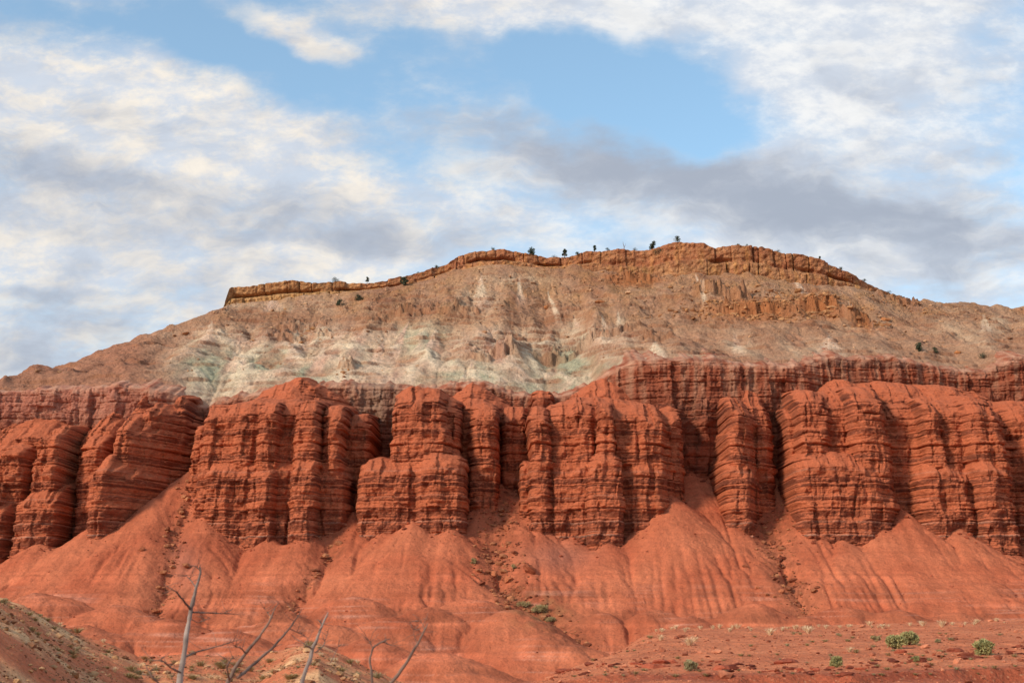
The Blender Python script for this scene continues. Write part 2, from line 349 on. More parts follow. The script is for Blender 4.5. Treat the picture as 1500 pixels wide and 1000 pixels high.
# benches: the face steps back a little at the same beds everywhere
stair_t = np.zeros_like(zt); lv = -18.0; rs_ = np.random.default_rng(77)
while lv < 110:
    stair_t += rs_.uniform(.25, 1.0) * sstep(lv - .12, lv + .12, zt); lv += rs_.uniform(2.6, 7.5)
stair = np.interp(zeta + .25 * n2(X / 5, Z / 9, 37), zt, stair_t)
owner = np.full(X.shape, -1)
best = YW.copy(); capf = np.zeros_like(X)
capf += sstep(-1, 1, wz - walltop(X))
for (gname, pl, pc, pr, shp, tpp, Yf, ry, eL, eR) in LOBES:
    if pr - pl < 60 and gname in 'AEG': ry *= .62
    eL, eR = (eL * 1.35 if eL > 2.5 else eL), (eR * 1.35 if eR > 2.5 else eR)
    xl = W(pl, shp, Yf + ry * .4)[0]; xc, zsh = W(pc, shp, Yf); xr = W(pr, shp, Yf + ry * .4)[0]
    ztop = W(pc, tpp, Yf + (ry * .5))[1]
    flare = 1 + .0035 * np.clip(zsh - Z, 0, 60)
    hw = .5 * (xr - xl)
    d = np.where(wx < xc, (xc - wx) / (xc - xl), (wx - xc) / (xr - xc)) / flare
    d = d + .85 * setb / hw * sstep(.3, .9, d)
    e = np.where(wx < xc, eL, eR)
    dd = np.clip(d, 0, 2.0)
    fac = np.where(dd < .62, .10 * dd, .062 + np.where(dd < .88, .62 * (dd - .62), .161 + 18 * (dd - .88) + 3 * np.clip(dd - 1, 0, 1) ** 2))
    y = Yf + ry * np.where(e > 2.6, .35 * dd ** e + .65 * fac, dd ** e) + (stair - float(np.interp(zsh, zt, stair_t)))
    hw = .5 * (xr - xl)
    drop = np.clip(.22 * hw, .6, 4.0)
    dshape = np.minimum(dd, 1.3) ** 2; cot = 1.6 if gname == 'L' else 1.15
    if max(eL, eR) <= 2.6: drop, dshape = 8.5, np.minimum(dd, 1.4) ** 1.15
    uu = wz + crag - (zsh - drop * dshape)
    y = y + sp(uu, .5) * (cot + .35 * n2(X / 5, Z / 5, 11))
    y = y + sp(wz - (ztop - 1.2 * drop * dshape), .8) * 6.0
    k = .9
    h = np.clip(.5 + .5 * (best - y) / k, 0, 1)
    nb = best + (y - best) * h - k * h * (1 - h)
    owner = np.where(y < best, GRP.index(gname), owner)
    capf = capf + (sstep(-.6, 1.2, uu) - capf) * h
    best = nb
# bed relief, joints and small breakage
off = (1 - .4 * capf) * strata(zeta, recess) * (.62 + .9 * np.clip(.5 + n2(X / 9, zeta / 2.2, 8), 0, 1)) * (1 - .15 * capf) * (.75 + .5 * np.clip(.5 + 1.6 * n2(X / 4.5, zeta / 1.1, 18), 0, 1))
joint = np.clip(1 - 6.5 * np.abs(n2(wx / 6.2, Z / 46, 9)), 0, 1) ** 2 * 1.5 * np.clip(2.4 * n2(X / 7, Z / 9, 15), 0, 1) * (1 - .95 * capf)
joint2 = np.clip(1 - 7 * np.abs(n2(wx / 2.1, Z / 11, 10)), 0, 1) ** 2 * .28 * (1 - .8 * capf)
rough = .5 * fbm(X / 2.4, Z / 1.8, 3, 14) + .22 * n2(X / .6, Z / .45, 19)
block = .55 * np.floor(3 * n2(np.floor(wx / 2.3 + .7 * n2(X / 9, Z / 3, 17)) * .71, np.floor(zeta / 1.9) * .83, 16)) * .28 * (1 - capf)
Yc = np.minimum(best, 520) + off * .47 * (.2 + 1.1 * sstep(-.35, .35, n2(X / 8, zeta / 1.3, 34))) + col_off * (1 - .75 * capf) + 1.3 * fbm(X / 7, Z / 6, 3, 35) * (1 - .3 * capf) + joint + joint2 + rough * (1 - .45 * capf) + block
Yx = np.gradient(Yc, .25, axis=1); Yz = np.gradient(Yc, .2, axis=0)
nz = Yz / np.sqrt(1 + Yx ** 2 + Yz ** 2)
# colour
maroon, orange, rust = lin(108, 64, 50), lin(200, 113, 76), lin(164, 87, 60)
bc = np.clip(1.25 * (strata(zeta, bedcol) - .45) + .5 + .35 * n2(X / 6, zeta / 1.2, 23), 0, 1)
C = mixc(maroon, orange, bc)
C = mixc(C, rust, .2)
C = C * (1 + .28 * np.clip(fbm(X / 1.3, Z / 12, 3, 24), -1, 1))[..., None]         # varnish streaks down the face
C = C * (1 + .07 * rng.normal(size=X.shape))[..., None]
thin = np.clip(1 - 3.2 * np.abs(n2(X / 40, zeta / .55, 25)), 0, 1) ** 3
C = mixc(C, lin(92, 48, 38), thin * .35)
dust_lit = sstep(.16, .46, nz + .12 * n2(X / 1.6, Z / 1.6, 26)) * .85  # dust on up-facing rock, strengthened to paint light on ledges and caps
C = mixc(C, lin(198, 109, 74), dust_lit)
# wall behind: browner, with pale wash running down from the slope above
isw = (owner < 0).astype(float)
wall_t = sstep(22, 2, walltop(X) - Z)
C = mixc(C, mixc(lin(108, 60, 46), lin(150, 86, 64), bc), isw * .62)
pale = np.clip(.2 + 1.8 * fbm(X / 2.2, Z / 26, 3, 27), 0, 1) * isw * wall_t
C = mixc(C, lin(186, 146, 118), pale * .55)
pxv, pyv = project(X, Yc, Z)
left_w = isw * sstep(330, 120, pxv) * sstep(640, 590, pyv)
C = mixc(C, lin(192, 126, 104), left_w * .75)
fringe = isw * sstep(-2.5, 1.0, Z - walltop(X)) * np.clip(.45 + 1.2 * fbm(X / 4, Z / 2, 3, 38), 0, 1)
C = mixc(C, lin(206, 158, 130), fringe * .85)
gulch = np.exp(-((pxv - 553) / 34) ** 2) * sstep(660, 600, pyv) * isw
C = mixc(C, lin(150, 122, 102), gulch * .7)
# white gypsum seams near the foot
def seam(row, Yd, w, amt, seed):
    z_ = W(750, row, Yd)[1]
    return np.exp(-((zeta - z_ - .15 * n2(X / 8, 0 * X, seed)) / w) ** 2) * np.clip(.62 + 1.1 * n2(X / 5, zeta * 0, seed), 0, 1) * amt
sm = np.maximum.reduce([seam(784, 380, .13, .8, 41), seam(779, 380, .09, .35, 42), seam(764, 380, .22, .38, 43), seam(726, 380, .12, .3, 44), seam(690, 384, .2, .22, 45)])
C = mixc(C, lin(206, 166, 142), sm)
fo = owner[:-1, :-1]
rows_ok = (Yc[:-1, :-1] < 500)
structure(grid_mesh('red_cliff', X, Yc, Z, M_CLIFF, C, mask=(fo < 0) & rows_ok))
BUTT = {
 'L': 'long red banded buttress at the left edge, its ledges stepping down toward the right',
 'A': 'wide domed red buttress with many rounded flutes, right of the grey gully',
 'B': 'two-step red buttress, a narrow block standing on a wider square block with a fan below',
 'C': 'slim red pillar tucked behind the right side of the two-step buttress',
 'D': 'short shadowed red pillar recessed deepest between two big buttresses',
 'E': 'broad domed red buttress with a thin pinnacle down its middle, near picture centre',
 'F': 'narrow free-standing red pillar with a shadowed right face before the recessed wall',
 'G': 'largest red buttress on the right, twin columns on a massive square block',
 'H': 'dark red buttress cut off by the right edge of the picture'}
for i, gname in enumerate(GRP):
    o = grid_mesh('rock_buttress', X, Yc, Z, M_CLIFF, C, mask=(fo == i) & rows_ok)
    tag(o, BUTT[gname], 'rock formation', 'fluted red buttresses of the cliff')

# ------------------------------------------------------------------ 2. erosion on height grids
def receivers(H, jit):
    nr, nc = H.shape; Hp = np.pad(H + jit, 1, constant_values=1e9)
    best_s = np.zeros_like(H); rec = np.arange(nr * nc).reshape(nr, nc).copy()
    idx = np.arange(nr * nc).reshape(nr, nc); ip = np.pad(idx, 1, mode='edge')
    c = Hp[1:-1, 1:-1]
    for dy in (-1, 0, 1):
        for dx in (-1, 0, 1):
            if dx == 0 and dy == 0: continue
            s = (c - Hp[1 + dy:nr + 1 + dy, 1 + dx:nc + 1 + dx]) / math.hypot(dx, dy)
            m = s > best_s
            best_s[m] = s[m]; rec[m] = ip[1 + dy:nr + 1 + dy, 1 + dx:nc + 1 + dx][m]
    return rec, best_s
def accumulate(H, rec):
    order = np.argsort(-H.ravel(), kind='stable').tolist(); r = rec.ravel().tolist(); acc = [1.0] * len(r)
    for i in order:
        j = r[i]
        if j != i: acc[j] += acc[i]
    return np.array(acc).reshape(H.shape)
def blur(A, n=1):
    for _ in range(n):
        P = np.pad(A, 1, mode='edge')
        A = (P[1:-1, 1:-1] * 4 + 2 * (P[:-2, 1:-1] + P[2:, 1:-1] + P[1:-1, :-2] + P[1:-1, 2:]) + P[:-2, :-2] + P[2:, 2:] + P[:-2, 2:] + P[2:, :-2]) / 16
    return A
def erode(H, it, k, cell, seed, cut=40, amax=400, dif=.12):
    rg = np.random.default_rng(seed); acc = None
    for _ in range(it):
        jit = blur(rg.normal(size=H.shape), 1) * .16 * cell
        rec, s = receivers(H, jit)
        acc = accumulate(H + jit, rec)
        a = np.minimum(acc, amax)
        inc = k * np.sqrt(np.clip(a - cut, 0, None)) * np.minimum(s / cell, 1.2)
        H = H - blur(inc, 1) * .5 - inc * .5
        H = H + dif * (blur(H, 1) - H)
    return H, acc
def sample(H, gx, gy, x, y):
    i = np.clip((np.asarray(x) - gx[0]) / (gx[1] - gx[0]), 0, len(gx) - 1.001); j = np.clip((np.asarray(y) - gy[0]) / (gy[1] - gy[0]), 0, len(gy) - 1.001)
    i0 = i.astype(int); j0 = j.astype(int); fi = i - i0; fj = j - j0
    return (H[j0, i0] * (1 - fi) + H[j0, i0 + 1] * fi) * (1 - fj) + (H[j0 + 1, i0] * (1 - fi) + H[j0 + 1, i0 + 1] * fi) * fj

# ------------------------------------------------------------------ 3. talus fans and badland mounds
tgx = np.arange(-200, 200.1, .5); tgy = np.arange(170, 432, .5)
TX, TY = np.meshgrid(tgx, tgy)
floor = np.interp(TY, [170, 200, 260, 300, 330, 350, 400, 440], [-15.5, -12.5, -8.5, -6.0, -2.0, 1.5, 13.0, 22.0]) + 1.8 * fbm(TX / 34, TY / 34, 3, 51)
H = floor
APEX = [(-260, 800, 382, .60), (-140, 790, 384, .60), (-40, 806, 385, .6), (60, 792, 386, .60), (140, 770, 386, .62), (228, 733, 393, .66), (278, 690, 404, .70), (325, 796, 383, .60), (395, 790, 381, .6), (450, 782, 380, .58), (515, 752, 391, .62), (545, 735, 398, .62), (605, 766, 380, .60), (560, 785, 380, .58), (660, 775, 379, .58), (706, 738, 398, .62), (735, 705, 406, .62), (760, 700, 412, .62),
        (790, 788, 383, .58), (838, 790, 383, .56), (890, 797, 377, .52), (983, 726, 392, .68), (1010, 690, 414, .62), (1040, 690, 416, .62), (1075, 776, 386, .58), (1133, 745, 398, .62), (1140, 690, 414, .62), (1180, 806, 381, .55), (1235, 796, 378, .55), (1318, 748, 390, .62), (1290, 775, 383, .58), (1400, 775, 385, .5), (1470, 806, 383, .55), (1500, 800, 392, .6), (1560, 790, 388, .6), (1680, 770, 388, .6)]
for (px, py, Yd, s) in APEX:
    ax, az = W(px, py, Yd)
    r = np.sqrt(((TX - ax) * 1.08) ** 2 + np.clip(Yd - TY, -3, None) ** 2)
    ang = np.arctan2(TX - ax, Yd - TY + 2)
    rc = np.minimum(r, 60)
    h = az + 1.0 - (s + .12) * r + .0022 * rc * rc + .55 * n2(ang * 3.2, r / 40, int(abs(px)) % 37) * np.clip(r / 10, 0, 1.6)
    h = np.where(TY > Yd + 3, np.maximum(h, az - .2), h) if False else h
    k = 2.2; t = np.clip(.5 + .5 * (h - H) / k, 0, 1)
    H = H + (h - H) * t + k * t * (1 - t)
MOUNDS = [(690, 877, 328, 1.9), (628, 889, 322, 1.6), (752, 893, 318, 1.5), (575, 903, 316, 1.6), (490, 915, 312, 1.6), (540, 938, 298, 2.0), (450, 938, 300, 1.6), (640, 955, 288, 2.2), (800, 925, 306, 1.4), (1105, 885, 338, 1.7), (960, 893, 338, 1.5), (1008, 900, 334, 1.5), (1235, 890, 338, 2.4), (1180, 902, 334, 1.4), (880, 897, 338, 1.4), (1310, 893, 336, 2.0), (1400, 898, 336, 2.2), (1490, 893, 336, 2.0), (170, 885, 332, 2.0), (250, 905, 320, 1.8), (330, 920, 312, 1.7), (60, 868, 338, 2.0), (690, 985, 280, 2.4), (410, 893, 332, 1.5), (520, 872, 342, 1.5), (845, 945, 300, 1.5), (370, 945, 300, 1.8), (120, 915, 314, 2.0)]
for i, (px, row, Yd, asp) in enumerate(MOUNDS):
    ax, az = W(px, row, Yd)
    wxx = TX - ax + 1.6 * n2(TX / 7, TY / 7, 61); wyy = TY - Yd + 1.6 * n2(TX / 7, TY / 7, 62)
    q = np.sqrt((wxx / (1 + .62 * (asp - 1))) ** 2 + wyy ** 2); ang = np.arctan2(wyy * asp, wxx)
    h = az + 2.2 - np.sqrt((.74 * q) ** 2 + 4.8) + .35 * n2(ang * 2.6, q / 20, 64 + i) * np.clip(q / 5, 0, 1.5)
    k = .6; t = np.clip(.5 + .5 * (h - H) / k, 0, 1)
    H = H + (h - H) * t + k * t * (1 - t)
H = H + .5 * fbm(TX / 7, TY / 7, 4, 52)
# the debris channels
def channel(H, pts, depth, wid):
    for (a, b) in zip(pts[:-1], pts[1:]):
        ax, bx = W(a[0], a[1], a[2])[0], W(b[0], b[1], b[2])[0]
        t = np.clip(((TX - ax) * (bx - ax) + (TY - a[2]) * (b[2] - a[2])) / ((bx - ax) ** 2 + (b[2] - a[2]) ** 2), 0, 1)
        d2 = (TX - ax - t * (bx - ax)) ** 2 + (TY - a[2] - t * (b[2] - a[2])) ** 2
        H = H - depth * np.exp(-d2 / wid ** 2)
    return H
CH = [[(745, 740, 404), (725, 800, 378), (735, 850, 358), (790, 900, 338), (850, 935, 318)], [(1140, 760, 400), (1130, 800, 385), (1155, 850, 362), (1180, 885, 346)], [(275, 745, 400), (255, 800, 380), (245, 850, 360), (225, 890, 340)], [(500, 800, 384), (440, 870, 355), (380, 920, 330)]]
for c_ in CH: H = channel(H, c_, 1.8, 4.5)
TBASE = H.copy()
H, tacc = erode(H, 8, .021 * np.clip(.55 + 2.0 * fbm(TX / 20, TY / 24, 3, 72), .03, 1.7), .5, 71, cut=16, amax=500, dif=.06)
fgx = np.arange(-200, 200.01, .32)
fgy = np.arange(176, 432, .32)
FX, FY = np.meshgrid(fgx, fgy)
FZ = sample(blur(H, 1), tgx, tgy, FX, FY)
facc = sample(blur(np.log(tacc), 2), tgx, tgy, FX, FY)
gz = np.gradient(FZ, .32, axis=0); gx_ = np.gradient(FZ, .32, axis=1); slope = np.hypot(gz, gx_)
FZ = FZ + .16 * fbm(FX / 2.2, FY / 2.2, 4, 53)
FZ, fac2 = erode(FZ, 3, .012 * np.clip(.3 + 2.2 * fbm(FX / 13, FY / 20, 3, 74), 0, 1.5), .32, 73, cut=10, amax=220, dif=.02)
FZ = FZ + .035 * rng.normal(size=FX.shape) + .05 * np.sin(FZ * 5 + 2 * n2(FX / 9, FY / 9, 54))
def talus_z(x, y): return sample(H, tgx, tgy, x, y)
tp, tq = project(FX, FY, FZ)
c1, c2 = lin(186, 107, 75), lin(167, 88, 60)
C = mixc(c1, c2, np.clip(.5 + .9 * fbm(FX / 16, FY / 16, 4, 55), 0, 1))
zb = FZ + .5 * n2(FX / 22, FY / 22, 56)
band = np.interp(zb, zt, np.convolve(bedcol, np.ones(9) / 9, 'same'))
mound = sstep(20, 9, FZ)
C = C * (1 + (.55 * (band - .45) * np.clip(.5 + 1.6 * fbm(FX / 18, FY / 18, 3, 50), 0, 1.2)) * (.5 + .5 * mound))[..., None]
pl = np.clip(1 - 2.6 * np.abs(n2(FX / 90, zb / 1.5, 57)), 0, 1) ** 6 * np.clip(.1 + 1.7 * n2(FX / 11, FY / 11, 58), 0, 1)
C = mixc(C, lin(206, 150, 126), pl * .7 * mound)
streak = np.clip(1.6 * fbm(FX / 2.0, FY / 14, 3, 59), -1, 1)
C = C * (1 + .12 * streak + .06 * rng.normal(size=FX.shape))[..., None]
deb = np.zeros_like(FX)
for c_, w_ in zip(CH, (18, 18, 9, 7)):
    for (a, b) in zip(c_[:-1], c_[1:]):
        t = np.clip(((tp - a[0]) * (b[0] - a[0]) + (tq - a[1]) * (b[1] - a[1])) / ((b[0] - a[0]) ** 2 + (b[1] - a[1]) ** 2), 0, 1)
        d2 = (tp - a[0] - t * (b[0] - a[0])) ** 2 + (tq - a[1] - t * (b[1] - a[1])) ** 2
        deb = np.maximum(deb, np.exp(-d2 / (w_ * 1.3) ** 2))
deb = deb * np.clip(.6 + 1.6 * fbm(FX / 2.2, FY / 2.2, 3, 60), 0, 1)
C = mixc(C, lin(126, 72, 50), np.clip(deb, 0, 1) * .75)
greyp = np.exp(-(((tp - 820) / 50) ** 2 + ((tq - 815) / 22) ** 2)) + np.exp(-(((tp - 270) / 22) ** 2 + ((tq - 830) / 35) ** 2))
C = mixc(C, lin(150, 98, 82), greyp * .5)
sage = np.exp(-(((tp - 790) / 40) ** 2 + ((tq - 893) / 22) ** 2)) * np.clip(.5 + 2 * n2(FX / 3, FY / 3, 63), 0, 1)
C = mixc(C, lin(132, 100, 66), sage * .8)
structure(grid_mesh('talus_slope', FX, FY, FZ, M_TALUS, C))

# ------------------------------------------------------------------ 4. pale upper slope
ugx = np.arange(-290, 290.1, .7); ugy = np.arange(408, 700, .7)
UX, UY = np.meshgrid(ugx, ugy)
RIM = [(-400, 690, 440), (-200, 632, 450), (0, 568, 462), (100, 521, 478), (160, 497, 488), (240, 471, 502), (300, 461, 514), (328, 449, 520), (336, 425, 522), (342, 420, 523), (380, 416, 524), (415, 411, 525), (450, 413, 526), (540, 413, 530), (580, 408, 532), (620, 398, 534), (655, 386, 535), (668, 376, 535), (700, 366, 535), (738, 364, 535), (772, 372, 536), (800, 377, 537), (830, 376, 537), (860, 368, 537), (900, 365, 536), (950, 366, 535), (974, 358, 533), (990, 353, 532), (1032, 355, 531), (1045, 362, 531), (1060, 360, 531), (1100, 361, 531), (1150, 370, 532), (1200, 380, 535), (1250, 402, 541), (1280, 418, 548), (1320, 437, 560), (1360, 442, 570), (1440, 446, 580), (1480, 451, 584), (1500, 447, 585), (1600, 436, 590), (1800, 470, 600)]
rmx, rmz, rmy = curve(RIM)
CAPB = [(-400, 690), (0, 568), (328, 449), (334, 445), (380, 440), (420, 438), (460, 434), (500, 428), (540, 424), (580, 420), (620, 411), (660, 399), (700, 388), (740, 387), (800, 392), (860, 394), (900, 406), (960, 407), (1000, 404), (1060, 402), (1110, 402), (1150, 413), (1200, 418), (1240, 420), (1280, 427), (1310, 436), (1325, 439), (1360, 443), (1440, 447), (1480, 452), (1500, 448), (1600, 437), (1800, 471)]
cb = np.array(CAPB, float)
cbY = np.interp(cb[:, 0], [p[0] for p in RIM], [p[2] for p in RIM])
cbx, cbz = W(cb[:, 0], cb[:, 1], cbY - 3)
def rim_y(x): return np.interp(x, rmx, rmy)
def rim_z(x): return np.interp(x, rmx, rmz)
def capb_z(x): return np.interp(x, cbx, cbz)
ylow = wally(UX) + .5; zlow = walltop(UX) - .3
yr = rim_y(UX) - 2; zc_ = capb_z(UX)
t = np.clip((UY - ylow) / (yr - ylow), 0, 1)
prof = .86 * t + .14 * t ** 3
Hu = zlow + (zc_ - zlow) * prof + 3.6 * np.abs(fbm(UX / 12, UY / 12, 4, 79)) * np.clip(1 - (1 - t) * 6, 0, 1)
edge = np.minimum(t, 1 - t) * 4
Hu = Hu + np.clip(edge, 0, 1) * (3.0 * fbm(UX / 34, UY / 60, 3, 81) + 1.3 * fbm(UX / 11, UY / 15, 3, 82))
# spurs running down the slope
Hu = Hu + np.clip(edge, 0, 1) * 3.2 * (ridge(UX / 26 + .25 * n2(UX / 30, UY / 30, 83), UY / 170, 2, 84) - .75)
# rock benches (outcrops) that stand out of the slope: centre px, row, half widths, height
def place_up(px, py):
    Yd = np.linspace(430, 600, 340); x, z = W(px, py, Yd); s = sample(Hu, ugx, ugy, x, Yd)
    i = np.argmax(s > z) if np.any(s > z) else 339
    return float(x[i]), float(Yd[i]), float(s[i])
OUT = [(1110, 462, 80, 3.4), (1195, 455, 40, 3.6), (1255, 474, 30, 3.2), (925, 414, 48, 3.4), (1060, 440, 50, 4), (740, 520, 26, 4.0), (860, 512, 90, 3.0), (610, 462, 70, 2.6), (670, 458, 40, 2.4), (440, 487, 50, 2.2), (505, 540, 12, 3.0), (700, 527, 25, 2.4), (440, 500, 60, 2.0), (960, 500, 40, 1.6), (1320, 445, 40, 1.6)]
Hu = Hu + np.clip(edge, 0, 1) * (2.3 * (ridge(UX / 19 + .3 * n2(UX / 15, UY / 15, 74), UY / 26 + .3 * n2(UX / 15, UY / 15, 75), 3, 70) - 1.0) + .4 * (ridge(UX / 8, UY / 10, 2, 69) - .8))
facet = ridge(UX / 19 + .3 * n2(UX / 15, UY / 15, 74), UY / 26 + .3 * n2(UX / 15, UY / 15, 75), 3, 70)
Hu, uacc = erode(Hu, 4, .013, .7, 91, cut=50, amax=400)
# behind the rim the top falls away
bh = np.clip(UY - yr, 0, None)
Hu = np.where(UY > yr, np.minimum(zc_ + 0 * bh, zc_) - .06 * bh + .4 * fbm(UX / 9, UY / 9, 3, 92), Hu)
def up_z(x, y): return sample(Hu, ugx, ugy, x, y)
uhx = np.arange(-290, 290.01, .38); uhy = np.arange(410, 640, .36)
SX, SY = np.meshgrid(uhx, uhy)
SZ = sample(Hu, ugx, ugy, SX, SY)
sp_, sq_ = project(SX, SY, SZ)
upper = sstep(520, 440, sq_)
inside = np.clip((rim_y(SX) - 3 - SY) / 6, 0, 1) * np.clip((SY - wally(SX) - 1) / 4, 0, 1)
SZ = SZ + .35 * inside * fbm(SX / 3, SY / 3, 3, 78)
SZ, sac = erode(SZ, 3, .014 * np.clip(.25 + 2.0 * fbm(SX / 16, SY / 30, 3, 76), 0, 1.4), .37, 77, cut=14, amax=260, dif=.02)
oc, oe = cells(SX + .8 * n2(SX / 4, SY / 4, 67), 9, 1.4, 7.5)
oz_ = np.floor((SZ + 2 * hash01(oc, 0, 1)) / 2.2); okr = 1 + .9 * (hash01(oc, 0, 7) - .5) + .35 * n2(SX / 2.5, SY / 2.5, 66); outm = np.zeros_like(SX)
for (px, py, hwp, hh) in OUT:
    ox, oy, oz = place_up(px, py); hw = hwp / FPX * oy
    dx = (SX - ox + 1.5 * n2(SX / 5, SY / 5, 85)) / hw
    fy = SY - oy + 1.6 * n2(SX / 4.2, SY / 9, 86) + 1.8 * (hash01(oc, 0, 8) - .5) + 2.2 * fbm(SX / 3, SY / 3, 3, 65) - .5 * np.exp(-(oe / .25) ** 2)
    a_ = hh * okr * np.clip(1.6 * (1 - np.abs(dx) ** 2.2), 0, 1.1) * sstep(-.45, .45, fy) * np.exp(-np.clip(fy, 0, None) / (1.5 * hh + 2))
    outm = np.maximum(outm, a_)
outm = .45 * outm + .55 * 1.9 * (np.floor(outm / 1.9) + sstep(.35, .65, outm / 1.9 - np.floor(outm / 1.9)))
SZ = SZ + outm * (1 + .12 * rng.normal(size=SX.shape)) + .5 * (outm > .5) * n2(SX / 1.2, SY / 1.2, 64)
SZ = SZ - 3.5 * sstep(7.5, 1.5, SY - wally(SX))
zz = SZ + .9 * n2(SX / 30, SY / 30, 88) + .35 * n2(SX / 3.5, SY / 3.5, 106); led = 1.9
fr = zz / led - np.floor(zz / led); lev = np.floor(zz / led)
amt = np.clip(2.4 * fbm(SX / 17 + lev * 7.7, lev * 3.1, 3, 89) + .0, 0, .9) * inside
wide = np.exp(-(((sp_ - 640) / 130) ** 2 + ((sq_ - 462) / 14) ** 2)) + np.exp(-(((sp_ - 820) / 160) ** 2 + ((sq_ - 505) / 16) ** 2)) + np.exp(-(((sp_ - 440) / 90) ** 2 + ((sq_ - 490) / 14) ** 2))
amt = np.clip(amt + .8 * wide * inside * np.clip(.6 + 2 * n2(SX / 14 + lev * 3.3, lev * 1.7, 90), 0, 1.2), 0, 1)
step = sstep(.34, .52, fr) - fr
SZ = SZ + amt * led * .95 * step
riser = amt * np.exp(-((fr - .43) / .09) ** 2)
jag = inside * (.35 + .65 * upper)
SZ = SZ + .35 * jag * rng.normal(size=SX.shape) * np.clip(.5 + 1.2 * n2(SX / 6, SY / 6, 93), 0, 1) + .5 * jag * np.clip(n2(SX / 1.5, SY / 1.5, 94), 0, 1) + .6 * jag * fbm(SX / 6, SY / 6, 3, 105)
gy2, gx2 = np.gradient(blur(SZ, 3), .36, .38); sl2 = np.hypot(gy2, gx2)
# colours of the clay beds
tan, pinkt, brown, pale_c, green, ochre = lin(174, 135, 106), lin(188, 146, 124), lin(150, 108, 83), lin(218, 196, 164), lin(156, 157, 130), lin(174, 128, 84)
wob = 14 * fbm(SX / 22, SY / 22, 4, 95)
C = mixc(tan, brown, np.clip(.45 + 1.2 * fbm(SX / 20, SY / 26, 4, 96), 0, 1))
C = mixc(C, ochre, np.clip(.9 * fbm(SX / 9, SY / 13, 4, 97) + .2, 0, 1) * sstep(500, 430, sq_ + wob))
lowb = sstep(470, 505, sq_ + wob + 8 * fbm(SX / 7, SY / 20, 3, 98))
midx = sstep(200, 330, sp_) * sstep(960, 860, sp_)
pk = mixc(pinkt, pale_c, np.clip(.5 + 1.5 * fbm(SX / 8, SY / 30, 4, 99), 0, 1))
C = mixc(C, pk, lowb * midx * np.clip(.65 + .9 * fbm(SX / 14, SY / 10, 3, 110), .1, 1))
def blob(cx, cy, rx, ry, rot=0):
    c, s = math.cos(math.radians(rot)), math.sin(math.radians(rot))
    a = (sp_ + .8 * wob - cx) * c + (sq_ - cy) * s; b = -(sp_ - cx) * s + (sq_ + .5 * wob - cy) * c
    return np.exp(-((a / rx) ** 2 + (b / ry) ** 2) * 1.2)
gr = np.maximum.reduce([blob(310, 540, 55, 34), blob(390, 535, 40, 30), blob(830, 535, 60, 30), blob(770, 570, 40, 18), blob(845, 575, 40, 14), blob(620, 500, 40, 24), blob(455, 560, 30, 30), blob(680, 550, 60, 20), blob(900, 545, 40, 16)])
C = mixc(C, green, np.clip(1.6 * gr * (.7 + .8 * fbm(SX / 5, SY / 16, 3, 100)), 0, 1) * .85)
wh = np.maximum.reduce([blob(1215, 520, 70, 22), blob(700, 440, 40, 40, 60), blob(905, 472, 12, 16), blob(845, 480, 24, 14), blob(1070, 500, 16, 14), blob(1090, 505, 40, 18, 30), blob(1160, 512, 8, 10), blob(960, 520, 70, 14), blob(750, 410, 60, 14), blob(400, 430, 60, 10), blob(1465, 475, 20, 20), blob(1420, 495, 60, 14, 20), blob(1240, 455, 50, 7, 40), blob(560, 520, 50, 30, -50), blob(330, 500, 30, 20), blob(420, 450, 60, 12), blob(350, 448, 60, 8)])
C = mixc(C, lin(196, 168, 138), np.clip(wh * (.65 + .9 * fbm(SX / 6, SY / 20, 3, 101)), 0, 1) * .8)
lw = sstep(300, 160, sp_)
C = mixc(C, lin(158, 104, 80), lw * .7)
fan = np.zeros_like(SX)
for (cx, cy, L, wd, sk) in [(705, 400, 62, .34, 0), (760, 405, 46, .2, .1), (640, 480, 70, .5, -.2), (745, 520, 50, .45, .5), (560, 500, 60, .45, -.3), (440, 480, 60, .35, -.25), (480, 500, 60, .3, -.4), (350, 500, 60, .5, -.1), (1075, 485, 40, .35, .2), (1215, 490, 36, .9, 0), (905, 455, 26, .2, 0), (840, 460, 26, .25, .4), (880, 460, 30, .2, .3), (1240, 440, 60, .16, .9), (1150, 385, 60, .15, .6), (1440, 460, 30, .5, .2), (960, 500, 34, .9, 0), (400, 430, 30, .6, 0), (600, 470, 80, .2, -.5), (690, 530, 40, .7, 0), (800, 420, 60, .12, .35), (1020, 400, 60, .14, .3), (310, 470, 40, .4, -.2)]:
    dxx, dyy = sp_ + .25 * wob - cx, sq_ - cy + 1
    tt = (dxx / np.maximum(dyy, 1.5) - sk) / wd
    fan = np.maximum(fan, sstep(1.1, .55, np.abs(tt)) * sstep(0, 5, dyy) * sstep(L * 1.1, L * .6, dyy) * np.clip(.75 + .8 * n2(tt * 3.3 + cx, dyy / 40, 107), 0, 1))
C = mixc(C, mixc(lin(216, 194, 164), lin(206, 166, 142), np.clip(.5 + 1.5 * n2(SX / 20, SY / 20, 108), 0, 1)), fan * .95)
st = .35 * np.clip(2.2 * fbm(SX / 2.6, SY / 30, 3, 102), -1, 1)
fct = sample(facet, ugx, ugy, SX, SY)
C = mixc(C, mixc(lin(222, 200, 168), lin(206, 172, 146), np.clip(.5 + 2 * n2(SX / 16, SY / 16, 68), 0, 1)), sstep(1.05, 1.5, fct) * lowb * midx * .7)
C = mixc(C, lin(168, 116, 88), sstep(.85, .5, fct) * lowb * .45)
C = C * (1 + .14 * st + .09 * rng.normal(size=SX.shape))[..., None]
C = mixc(C, mixc(lin(120, 78, 62), lin(150, 104, 78), np.clip(.5 + 2 * n2(SX / 6, lev, 109), 0, 1)), np.clip(riser * (.7 + .6 * wide), 0, .8))
